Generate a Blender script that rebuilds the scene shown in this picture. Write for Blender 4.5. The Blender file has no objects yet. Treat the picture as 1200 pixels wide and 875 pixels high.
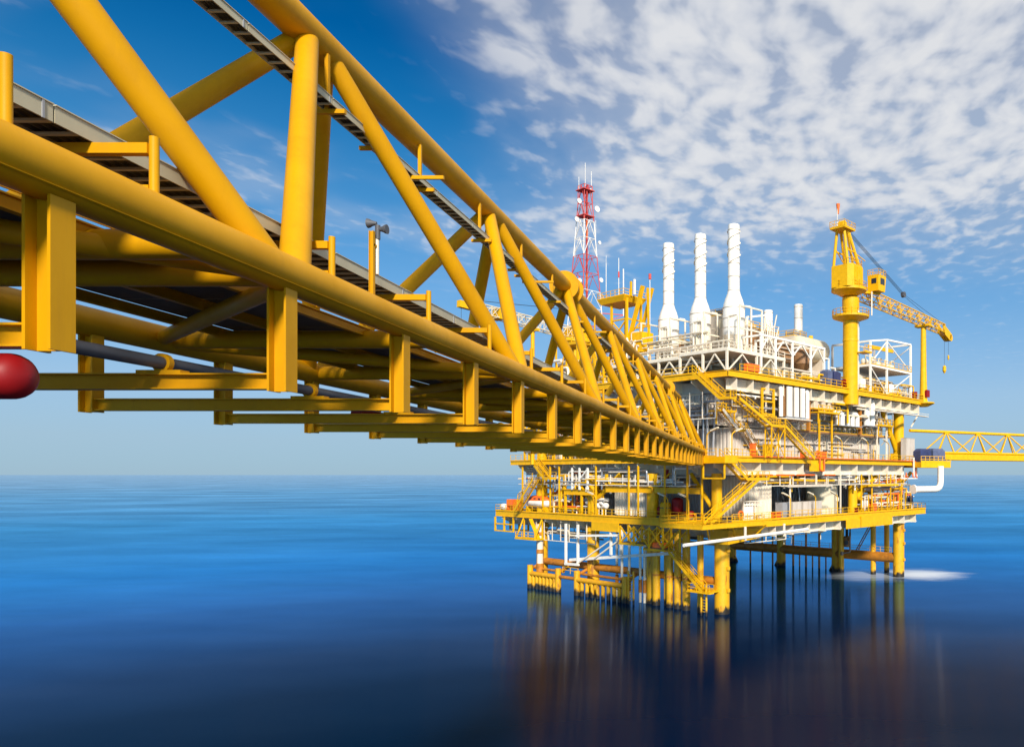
import bpy, math, random
from mathutils import Vector, Matrix
random.seed(7)
SC = bpy.context.scene
COL = SC.collection
R = math.radians

# ------------------------------------------------------------------ camera
CAM_Z = 20.2
cam = bpy.data.cameras.new('camera')
cam.sensor_width = 36.0
cam.lens = 27.0
cam.shift_x = -0.2392
cam.shift_y = 0.0988
cam.clip_start = 0.1
cam.clip_end = 120000.0
camo = bpy.data.objects.new('camera', cam)
COL.objects.link(camo)
camo.location = (0.0, 0.0, CAM_Z)
camo.rotation_euler = (R(90), 0, 0)
SC.camera = camo

# ------------------------------------------------------------------ sky, sun, exposure
SUN_EL = R(30)
SUN_AZ = R(165)          # clockwise from +Y (the way the camera looks): behind it, to the right
world = bpy.data.worlds.new('World')
SC.world = world
world.use_nodes = True
NT = world.node_tree
NT.nodes.clear()


def nd(nt, typ, **kw):
    n = nt.nodes.new(typ)
    for k, v in kw.items():
        if k.startswith('i_'):
            key = k[2:]
            key = int(key) if key.isdigit() else key.replace('_', ' ')
            n.inputs[key].default_value = v
        else:
            setattr(n, k, v)
    return n


def mth(nt, op, a, b=None, clamp=False):
    n = nt.nodes.new('ShaderNodeMath')
    n.operation = op
    n.use_clamp = clamp
    for i, s in enumerate((a, b)):
        if s is None:
            continue
        if isinstance(s, (int, float)):
            n.inputs[i].default_value = s
        else:
            nt.links.new(s, n.inputs[i])
    return n.outputs[0]


def ramp(nt, fac, stops, interp='LINEAR'):
    n = nt.nodes.new('ShaderNodeValToRGB')
    n.color_ramp.interpolation = interp
    el = n.color_ramp.elements
    while len(el) > 1:
        el.remove(el[-1])
    el[0].position, c = stops[0][0], stops[0][1]
    el[0].color = c if len(c) == 4 else (*c, 1)
    for p, c in stops[1:]:
        e = el.new(p)
        e.color = c if len(c) == 4 else (*c, 1)
    nt.links.new(fac, n.inputs[0])
    return n.outputs[0]


def g(v):
    return (v, v, v, 1)


def build_world():
    nt = NT
    L = nt.links.new
    sky = nd(nt, 'ShaderNodeTexSky', sky_type='NISHITA', sun_disc=False)
    sky.sun_elevation = SUN_EL
    sky.sun_rotation = SUN_AZ
    sky.altitude = 0
    sky.air_density = 0.5
    sky.dust_density = 0.5
    sky.ozone_density = 10.0
    hs = nd(nt, 'ShaderNodeHueSaturation')
    hs.inputs['Saturation'].default_value = 1.22
    hs.inputs['Value'].default_value = 1.0
    L(sky.outputs[0], hs.inputs['Color'])
    ti = nd(nt, 'ShaderNodeMix', data_type='RGBA', blend_type='MULTIPLY')
    ti.inputs[0].default_value = 1.0
    L(hs.outputs[0], ti.inputs[6])
    ti.inputs[7].default_value = (0.22, 1.62, 1.28, 1)
    # pale sea haze, thickening toward the horizon all the way round
    tc = nd(nt, 'ShaderNodeTexCoord')
    sep = nd(nt, 'ShaderNodeSeparateXYZ')
    L(tc.outputs['Generated'], sep.inputs[0])
    vl = nd(nt, 'ShaderNodeMapRange')
    L(sep.outputs[2], vl.inputs[0])
    vl.inputs[1].default_value = 0.46
    vl.inputs[2].default_value = 0.04
    vl.inputs[3].default_value = 0.0
    vl.inputs[4].default_value = 0.92
    vm = nd(nt, 'ShaderNodeMix', data_type='RGBA')
    L(vl.outputs[0], vm.inputs[0])
    L(ti.outputs[2], vm.inputs[6])
    vc = ramp(nt, sep.outputs[2], [(0.0, (0.33, 0.44, 0.53)), (0.10, (0.37, 0.51, 0.61)), (0.22, (0.24, 0.47, 0.68)), (0.42, (0.05, 0.36, 0.60))])
    vs = nd(nt, 'ShaderNodeVectorMath', operation='SCALE')
    L(vc, vs.inputs[0])
    vs.inputs[3].default_value = 10.0
    L(vs.outputs[0], vm.inputs[7])
    bg = nd(nt, 'ShaderNodeBackground')
    L(vm.outputs[2], bg.inputs[0])
    bg.inputs[1].default_value = 0.10
    # a layer of altocumulus: the view direction meets a flat layer high overhead
    z = mth(nt, 'MAXIMUM', sep.outputs[2], 0.03)
    px = mth(nt, 'DIVIDE', sep.outputs[0], z)
    py = mth(nt, 'DIVIDE', sep.outputs[1], z)
    cmb = nd(nt, 'ShaderNodeCombineXYZ')
    L(px, cmb.inputs[0])
    L(py, cmb.inputs[1])
    P = cmb.outputs[0]
    # wavy warp
    wn = nd(nt, 'ShaderNodeTexNoise', i_Scale=2.2, i_Detail=2.0)
    L(P, wn.inputs['Vector'])
    wm = nd(nt, 'ShaderNodeVectorMath', operation='MULTIPLY_ADD')
    L(wn.outputs['Color'], wm.inputs[0])
    wm.inputs[1].default_value = (0.16, 0.16, 0)
    L(P, wm.inputs[2])
    W = wm.outputs[0]
    # cells of the fleece
    ms = nd(nt, 'ShaderNodeMapping')
    ms.inputs['Scale'].default_value = (1.0, 0.62, 1)
    L(W, ms.inputs[0])
    W = ms.outputs[0]
    c1 = nd(nt, 'ShaderNodeTexNoise', i_Scale=12.0, i_Detail=3.2, i_Roughness=0.45)
    L(W, c1.inputs['Vector'])
    c2 = nd(nt, 'ShaderNodeTexNoise', i_Scale=3.1, i_Detail=2.0, i_Roughness=0.5)
    L(W, c2.inputs['Vector'])
    # the sheet: a broad bank with an uneven edge and thin patches outside it
    big = nd(nt, 'ShaderNodeTexNoise', i_Scale=0.9, i_Detail=3.0, i_Roughness=0.55)
    mp = nd(nt, 'ShaderNodeMapping')
    mp.inputs['Location'].default_value = (3.7, 1.9, 0)
    L(P, mp.inputs[0])
    L(mp.outputs[0], big.inputs['Vector'])
    jit = mth(nt, 'MULTIPLY', mth(nt, 'SUBTRACT', big.outputs[0], 0.5), 1.1)
    jit2 = mth(nt, 'MULTIPLY', mth(nt, 'SUBTRACT', c2.outputs[0], 0.5), 0.9)
    # edge distances in the layer (the bank reaches from overhead to some way out, and far to the right)
    ed_far = mth(nt, 'SUBTRACT', 3.25, py)
    ed_left = mth(nt, 'MULTIPLY', mth(nt, 'ADD', mth(nt, 'ADD', px, 0.24), mth(nt, 'MULTIPLY', py, 0.2)), 2.0)
    ed = mth(nt, 'MINIMUM', ed_far, ed_left)
    ed = mth(nt, 'ADD', mth(nt, 'ADD', ed, jit), jit2)
    bank = nd(nt, 'ShaderNodeMapRange', interpolation_type='SMOOTHSTEP')
    L(ed, bank.inputs[0])
    bank.inputs[1].default_value = -0.85
    bank.inputs[2].default_value = 0.85
    # thin outliers
    thin = nd(nt, 'ShaderNodeMapRange', interpolation_type='SMOOTHSTEP')
    L(mth(nt, 'ADD', big.outputs[0], mth(nt, 'MULTIPLY', ed_left, 0.055)), thin.inputs[0])
    thin.inputs[1].default_value = 0.33
    thin.inputs[2].default_value = 0.60
    tf = nd(nt, 'ShaderNodeMapRange', interpolation_type='SMOOTHSTEP')
    L(py, tf.inputs[0])
    tf.inputs[1].default_value = 4.6
    tf.inputs[2].default_value = 2.6
    tf.inputs[3].default_value = 0.12
    tf.inputs[4].default_value = 0.72
    cov = mth(nt, 'MAXIMUM', bank.outputs[0], mth(nt, 'MULTIPLY', thin.outputs[0], tf.outputs[0]))
    # cells thinned by coverage
    cell = mth(nt, 'ADD', mth(nt, 'MULTIPLY', c1.outputs[0], 0.75), mth(nt, 'MULTIPLY', c2.outputs[0], 0.25))
    thr = mth(nt, 'SUBTRACT', 0.64, mth(nt, 'MULTIPLY', cov, 0.38))
    d = nd(nt, 'ShaderNodeMapRange', interpolation_type='SMOOTHSTEP')
    L(mth(nt, 'SUBTRACT', cell, thr), d.inputs[0])
    d.inputs[1].default_value = -0.12
    d.inputs[2].default_value = 0.28
    dens = mth(nt, 'MULTIPLY', d.outputs[0], mth(nt, 'POWER', cov, 0.6))
    dens = mth(nt, 'MAXIMUM', dens, mth(nt, 'MULTIPLY', mth(nt, 'POWER', cov, 1.4), 0.66))
    # fade where the layer is seen edge-on
    hz = nd(nt, 'ShaderNodeMapRange', interpolation_type='SMOOTHSTEP')
    L(sep.outputs[2], hz.inputs[0])
    hz.inputs[1].default_value = 0.03
    hz.inputs[2].default_value = 0.20
    dens = mth(nt, 'MULTIPLY', mth(nt, 'MULTIPLY', dens, hz.outputs[0]), 0.93)
    ccol = ramp(nt, cell, [(0.36, (0.62, 0.68, 0.78)), (0.50, (0.74, 0.77, 0.83)), (0.62, (0.86, 0.87, 0.89))])
    cb = nd(nt, 'ShaderNodeBackground')
    L(ccol, cb.inputs[0])
    cb.inputs[1].default_value = 0.80
    mix = nd(nt, 'ShaderNodeMixShader')
    L(dens, mix.inputs[0])
    L(bg.outputs[0], mix.inputs[1])
    L(cb.outputs[0], mix.inputs[2])
    out = nd(nt, 'ShaderNodeOutputWorld')
    L(mix.outputs[0], out.inputs[0])


build_world()

sun = bpy.data.lights.new('sun', 'SUN')
sun.energy = 5.0
sun.angle = R(7.0)
sun.color = (1.0, 0.94, 0.84)
suno = bpy.data.objects.new('sun', sun)
COL.objects.link(suno)
SDIR = Vector((math.sin(SUN_AZ) * math.cos(SUN_EL), math.cos(SUN_AZ) * math.cos(SUN_EL), math.sin(SUN_EL)))
suno.rotation_euler = SDIR.to_track_quat('Z', 'Y').to_euler()
suno.location = (0, 0, 200)

SC.view_settings.view_transform = 'Standard'
SC.view_settings.look = 'None'
SC.view_settings.gamma = 1.0
SC.view_settings.exposure = 0.20
SC.view_settings.use_curve_mapping = False
SC.cycles.max_bounces = 6
SC.cycles.diffuse_bounces = 3
SC.cycles.glossy_bounces = 3
SC.cycles.use_denoising = True

# ------------------------------------------------------------------ materials
M = {}


def paint(name, col, rough=0.45, metal=0.0, vary=0.12, scale=1.3, rust=0.0, rust_scale=0.7, bump=0.0, spec=0.5, streak=False):
    m = bpy.data.materials.new(name)
    m.use_nodes = True
    nt = m.node_tree
    L = nt.links.new
    b = nt.nodes['Principled BSDF']
    geo = nd(nt, 'ShaderNodeNewGeometry')
    vec = geo.outputs['Position']
    if streak:
        mp = nd(nt, 'ShaderNodeMapping')
        mp.inputs['Scale'].default_value = (1, 1, 0.18)
        L(vec, mp.inputs[0])
        vec = mp.outputs[0]
    n1 = nd(nt, 'ShaderNodeTexNoise', i_Scale=scale, i_Detail=5.0, i_Roughness=0.6)
    L(vec, n1.inputs['Vector'])
    lo = tuple(c * (1 - vary) for c in col)
    hi = tuple(min(1, c * (1 + vary * 0.6)) for c in col)
    c = ramp(nt, n1.outputs[0], [(0.3, lo), (0.7, hi)])
    if rust > 0:
        n2 = nd(nt, 'ShaderNodeTexNoise', i_Scale=rust_scale, i_Detail=8.0, i_Roughness=0.72)
        L(vec, n2.inputs['Vector'])
        f = ramp(nt, n2.outputs[0], [(0.66 - rust * 0.25, g(0)), (0.74 - rust * 0.18, g(1))])
        f = mth(nt, 'MULTIPLY', f, min(1.0, 0.55 + rust * 0.4))
        mx = nd(nt, 'ShaderNodeMix', data_type='RGBA')
        L(f, mx.inputs[0])
        L(c, mx.inputs[6])
        mx.inputs[7].default_value = (0.20, 0.065, 0.015, 1)
        c = mx.outputs[2]
    L(c, b.inputs['Base Color'])
    b.inputs['Roughness'].default_value = rough
    b.inputs['Metallic'].default_value = metal
    b.inputs['Specular IOR Level'].default_value = spec
    if bump > 0:
        bp = nd(nt, 'ShaderNodeBump')
        bp.inputs['Strength'].default_value = bump
        bp.inputs['Distance'].default_value = 0.03
        L(n1.outputs[0], bp.inputs['Height'])
        L(bp.outputs[0], b.inputs['Normal'])
    M[name] = m
    return m


paint('yellow', (0.80, 0.42, 0.001), 0.5, spec=0.3, vary=0.13, rust=0.06, rust_scale=1.7)
paint('white', (0.82, 0.71, 0.55), 0.5, vary=0.10, rust=0.10, rust_scale=0.9, streak=True)
paint('white_clean', (0.87, 0.81, 0.71), 0.45, vary=0.08, rust=0.12, rust_scale=1.1, streak=True)
paint('cream', (0.70, 0.60, 0.42), 0.5, vary=0.10, rust=0.05, streak=True)
paint('beige', (0.62, 0.52, 0.40), 0.55, vary=0.12, rust=0.08, streak=True)
paint('panel_grey', (0.58, 0.50, 0.42), 0.55, vary=0.16, rust=0.10, rust_scale=0.5, streak=True)
paint('grey', (0.30, 0.30, 0.31), 0.5, vary=0.12)
paint('dark_grey', (0.09, 0.09, 0.10), 0.6, vary=0.2)
paint('steel', (0.42, 0.43, 0.45), 0.38, metal=0.8, vary=0.12)
paint('olive_cover', (0.50, 0.44, 0.29), 0.5, vary=0.08, scale=2.0)
paint('grating', (0.15, 0.12, 0.08), 0.7, vary=0.25, scale=6)
paint('deck_plate', (0.20, 0.15, 0.09), 0.7, vary=0.3, rust=0.15)
paint('orange', (0.85, 0.15, 0.015), 0.45, vary=0.12)
paint('red', (0.26, 0.004, 0.005), 0.5, spec=0.3, vary=0.12)
paint('navy', (0.025, 0.035, 0.11), 0.55, vary=0.3, bump=0.4)
paint('slate', (0.09, 0.11, 0.20), 0.6, vary=0.25, bump=0.4)
paint('brown', (0.30, 0.15, 0.06), 0.55, vary=0.2, rust=0.1)
paint('rust_tube', (0.52, 0.19, 0.016), 0.55, vary=0.3, scale=0.8, rust=0.55, rust_scale=0.5)
paint('black', (0.015, 0.014, 0.013), 0.6, vary=0.2)
paint('green', (0.03, 0.25, 0.08), 0.5)
paint('cable', (0.02, 0.02, 0.022), 0.5)
paint('glass', (0.02, 0.03, 0.045), 0.08, vary=0.05)


def leg_paint():
    """yellow paint with rust runs, and a dark collar of marine growth round the tide line"""
    m = bpy.data.materials.new('yellow_leg')
    m.use_nodes = True
    nt = m.node_tree
    L = nt.links.new
    b = nt.nodes['Principled BSDF']
    geo = nd(nt, 'ShaderNodeNewGeometry')
    n1 = nd(nt, 'ShaderNodeTexNoise', i_Scale=0.9, i_Detail=6.0, i_Roughness=0.65)
    L(geo.outputs['Position'], n1.inputs['Vector'])
    mp = nd(nt, 'ShaderNodeMapping')
    mp.inputs['Scale'].default_value = (1.2, 1.2, 0.35)
    L(geo.outputs['Position'], mp.inputs[0])
    n2 = nd(nt, 'ShaderNodeTexNoise', i_Scale=0.8, i_Detail=8.0, i_Roughness=0.7)
    L(mp.outputs[0], n2.inputs['Vector'])
    c = ramp(nt, n1.outputs[0], [(0.3, (0.66, 0.31, 0.004)), (0.7, (0.82, 0.44, 0.006))])
    f = ramp(nt, n2.outputs[0], [(0.56, g(0)), (0.66, g(0.85))])
    mx = nd(nt, 'ShaderNodeMix', data_type='RGBA')
    L(f, mx.inputs[0])
    L(c, mx.inputs[6])
    mx.inputs[7].default_value = (0.30, 0.09, 0.012, 1)
    sp = nd(nt, 'ShaderNodeSeparateXYZ')
    L(geo.outputs['Position'], sp.inputs[0])
    h = mth(nt, 'ADD', sp.outputs[2], mth(nt, 'MULTIPLY', mth(nt, 'SUBTRACT', n2.outputs[0], 0.5), 3.2))
    f2 = ramp(nt, mth(nt, 'MULTIPLY', h, 0.25), [(0.14, g(1)), (0.26, g(0))])
    mx2 = nd(nt, 'ShaderNodeMix', data_type='RGBA')
    L(f2, mx2.inputs[0])
    L(mx.outputs[2], mx2.inputs[6])
    mx2.inputs[7].default_value = (0.022, 0.016, 0.010, 1)
    L(mx2.outputs[2], b.inputs['Base Color'])
    b.inputs['Roughness'].default_value = 0.5
    M['yellow_leg'] = m


leg_paint()


def bridge_paint():
    """weathered yellow marine paint: faded patches, dull grime runs, a few rust specks"""
    m = bpy.data.materials.new('yellow_bridge')
    m.use_nodes = True
    nt = m.node_tree
    L = nt.links.new
    b = nt.nodes['Principled BSDF']
    geo = nd(nt, 'ShaderNodeNewGeometry')
    P = geo.outputs['Position']
    n1 = nd(nt, 'ShaderNodeTexNoise', i_Scale=0.55, i_Detail=6.0, i_Roughness=0.62)
    L(P, n1.inputs['Vector'])
    c = ramp(nt, n1.outputs[0], [(0.30, (0.54, 0.245, 0.0)), (0.50, (0.61, 0.285, 0.0)), (0.72, (0.66, 0.315, 0.0))])
    mp = nd(nt, 'ShaderNodeMapping')
    mp.inputs['Scale'].default_value = (3.5, 3.5, 0.5)
    L(P, mp.inputs[0])
    n2 = nd(nt, 'ShaderNodeTexNoise', i_Scale=1.0, i_Detail=7.0, i_Roughness=0.7)
    L(mp.outputs[0], n2.inputs['Vector'])
    f = mth(nt, 'MULTIPLY', ramp(nt, n2.outputs[0], [(0.50, g(0)), (0.72, g(1))]), 0.16)
    mx = nd(nt, 'ShaderNodeMix', data_type='RGBA')
    L(f, mx.inputs[0])
    L(c, mx.inputs[6])
    mx.inputs[7].default_value = (0.30, 0.14, 0.015, 1)
    n3 = nd(nt, 'ShaderNodeTexNoise', i_Scale=5.0, i_Detail=8.0, i_Roughness=0.75)
    L(P, n3.inputs['Vector'])
    f3 = mth(nt, 'MULTIPLY', ramp(nt, n3.outputs[0], [(0.70, g(0)), (0.73, g(1))]), 0.6)
    mx2 = nd(nt, 'ShaderNodeMix', data_type='RGBA')
    L(f3, mx2.inputs[0])
    L(mx.outputs[2], mx2.inputs[6])
    mx2.inputs[7].default_value = (0.16, 0.05, 0.012, 1)
    L(mx2.outputs[2], b.inputs['Base Color'])
    L(ramp(nt, n1.outputs[0], [(0.3, g(0.62)), (0.7, g(0.42))]), b.inputs['Roughness'])
    b.inputs['Specular IOR Level'].default_value = 0.18
    bp = nd(nt, 'ShaderNodeBump')
    bp.inputs['Strength'].default_value = 0.12
    bp.inputs['Distance'].default_value = 0.01
    L(n3.outputs[0], bp.inputs['Height'])
    L(bp.outputs[0], b.inputs['Normal'])
    M['yellow_bridge'] = m


bridge_paint()


def sea_material():
    m = bpy.data.materials.new('sea_water')
    m.use_nodes = True
    nt = m.node_tree
    L = nt.links.new
    b = nt.nodes['Principled BSDF']
    geo = nd(nt, 'ShaderNodeNewGeometry')
    P = geo.outputs['Position']
    # broad slicks, drawn out across the view
    mp = nd(nt, 'ShaderNodeMapping')
    mp.inputs['Scale'].default_value = (0.006, 0.017, 1)
    L(P, mp.inputs[0])
    n1 = nd(nt, 'ShaderNodeTexNoise', i_Scale=1.0, i_Detail=5.0, i_Roughness=0.6)
    L(mp.outputs[0], n1.inputs['Vector'])
    rough = ramp(nt, n1.outputs[0], [(0.32, g(0.06)), (0.68, g(0.10))])
    # foam left by discharge round the far corner leg
    sp = nd(nt, 'ShaderNodeSeparateXYZ')
    L(P, sp.inputs[0])
    n3 = nd(nt, 'ShaderNodeTexNoise', i_Scale=0.16, i_Detail=4.0, i_Roughness=0.6)
    mp3 = nd(nt, 'ShaderNodeMapping')
    mp3.inputs['Scale'].default_value = (0.6, 1.6, 1)
    L(P, mp3.inputs[0])
    L(mp3.outputs[0], n3.inputs['Vector'])

    def blob(cx, cy, rx, ry, amp):
        dx = mth(nt, 'DIVIDE', mth(nt, 'SUBTRACT', sp.outputs[0], cx), rx)
        dy = mth(nt, 'DIVIDE', mth(nt, 'SUBTRACT', sp.outputs[1], cy), ry)
        r = mth(nt, 'SQRT', mth(nt, 'ADD', mth(nt, 'MULTIPLY', dx, dx), mth(nt, 'MULTIPLY', dy, dy)))
        r = mth(nt, 'ADD', r, mth(nt, 'MULTIPLY', mth(nt, 'SUBTRACT', n3.outputs[0], 0.5), 0.9))
        mr = nd(nt, 'ShaderNodeMapRange', interpolation_type='SMOOTHSTEP')
        L(r, mr.inputs[0])
        mr.inputs[1].default_value = 1.0
        mr.inputs[2].default_value = 0.15
        mr.inputs[3].default_value = 0.0
        mr.inputs[4].default_value = amp
        return mr.outputs[0]
    foam = mth(nt, 'MAXIMUM', blob(33.5, 156.0, 11.0, 11.0, 0.80), blob(22.5, 154.5, 11.0, 12.0, 0.36))
    mx = nd(nt, 'ShaderNodeMix', data_type='RGBA')
    L(foam, mx.inputs[0])
    mx.inputs[6].default_value = (0.0001, 0.007, 0.027, 1)
    mx.inputs[7].default_value = (0.72, 0.74, 0.74, 1)
    df = nd(nt, 'ShaderNodeBsdfDiffuse')
    L(mx.outputs[2], df.inputs[0])
    gl = nd(nt, 'ShaderNodeBsdfAnisotropic')
    L(rough, gl.inputs['Roughness'])
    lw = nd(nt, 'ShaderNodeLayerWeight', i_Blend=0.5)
    fc = ramp(nt, mth(nt, 'SUBTRACT', 1.0, lw.outputs['Facing']),  # reflection tint by view angle; falloff toward the viewer painted into the colour
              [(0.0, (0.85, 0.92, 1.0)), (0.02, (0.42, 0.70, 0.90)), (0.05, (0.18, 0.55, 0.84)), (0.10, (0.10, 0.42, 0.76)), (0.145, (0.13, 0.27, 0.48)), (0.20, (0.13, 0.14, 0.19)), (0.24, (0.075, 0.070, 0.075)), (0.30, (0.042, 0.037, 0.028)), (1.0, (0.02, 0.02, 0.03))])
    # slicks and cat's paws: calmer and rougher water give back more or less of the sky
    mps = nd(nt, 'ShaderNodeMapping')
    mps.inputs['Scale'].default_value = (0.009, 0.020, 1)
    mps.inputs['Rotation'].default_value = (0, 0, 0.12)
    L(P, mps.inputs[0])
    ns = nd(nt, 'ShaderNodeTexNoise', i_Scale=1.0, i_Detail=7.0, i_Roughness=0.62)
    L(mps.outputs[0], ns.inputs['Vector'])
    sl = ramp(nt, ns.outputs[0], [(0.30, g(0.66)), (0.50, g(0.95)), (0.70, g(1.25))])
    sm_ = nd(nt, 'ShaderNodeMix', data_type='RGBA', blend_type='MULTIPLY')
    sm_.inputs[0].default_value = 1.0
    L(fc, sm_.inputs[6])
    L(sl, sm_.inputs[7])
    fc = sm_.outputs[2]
    fm = nd(nt, 'ShaderNodeMix', data_type='RGBA')
    L(mth(nt, 'MULTIPLY', foam, 0.9), fm.inputs[0])
    L(fc, fm.inputs[6])
    fm.inputs[7].default_value = (0.02, 0.02, 0.02, 1)
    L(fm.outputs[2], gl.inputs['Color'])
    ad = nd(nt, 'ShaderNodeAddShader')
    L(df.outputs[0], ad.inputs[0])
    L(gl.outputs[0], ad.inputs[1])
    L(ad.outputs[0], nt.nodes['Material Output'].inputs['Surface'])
    nt.nodes.remove(b)
    # countless wavelets too small to see singly, rocking mostly along the swell (world Y), over a soft low swell
    mpb = nd(nt, 'ShaderNodeMapping')
    mpb.inputs['Scale'].default_value = (0.05, 0.16, 1)
    L(P, mpb.inputs[0])
    nb = nd(nt, 'ShaderNodeTexNoise', i_Scale=1.0, i_Detail=4.0, i_Roughness=0.55)
    L(mpb.outputs[0], nb.inputs['Vector'])
    wn = nd(nt, 'ShaderNodeTexWhiteNoise', noise_dimensions='3D')
    L(P, wn.inputs['Vector'])
    wc = nd(nt, 'ShaderNodeSeparateColor')
    L(wn.outputs['Color'], wc.inputs[0])
    sy = mth(nt, 'SUBTRACT', mth(nt, 'ADD', wc.outputs[0], wc.outputs[1]), 1.0)
    sy = mth(nt, 'ADD', mth(nt, 'MULTIPLY', sy, 0.085), mth(nt, 'MULTIPLY', mth(nt, 'SUBTRACT', nb.outputs[0], 0.5), 0.03))
    sx = mth(nt, 'MULTIPLY', mth(nt, 'SUBTRACT', wc.outputs[2], 0.5), 0.012)
    cn = nd(nt, 'ShaderNodeCombineXYZ')
    L(sx, cn.inputs[0])
    L(sy, cn.inputs[1])
    cn.inputs[2].default_value = 1.0
    nn = nd(nt, 'ShaderNodeVectorMath', operation='NORMALIZE')
    L(cn.outputs[0], nn.inputs[0])
    L(nn.outputs[0], gl.inputs['Normal'])
    M['sea'] = m


sea_material()

# ------------------------------------------------------------------ mesh builder
ANG = math.atan2(0.773, 0.634)        # platform axes: u along its right-hand face, v along its left-hand face
CA, SA = math.cos(ANG), math.sin(ANG)
OX, OY = -5.1, 112.0


def PW(p):
    return Vector((OX + p[0] * CA - p[1] * SA, OY + p[0] * SA + p[1] * CA, p[2]))


def WP(x, y, z=0.0):
    dx, dy = x - OX, y - OY
    return Vector((dx * CA + dy * SA, -dx * SA + dy * CA, z))


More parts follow.
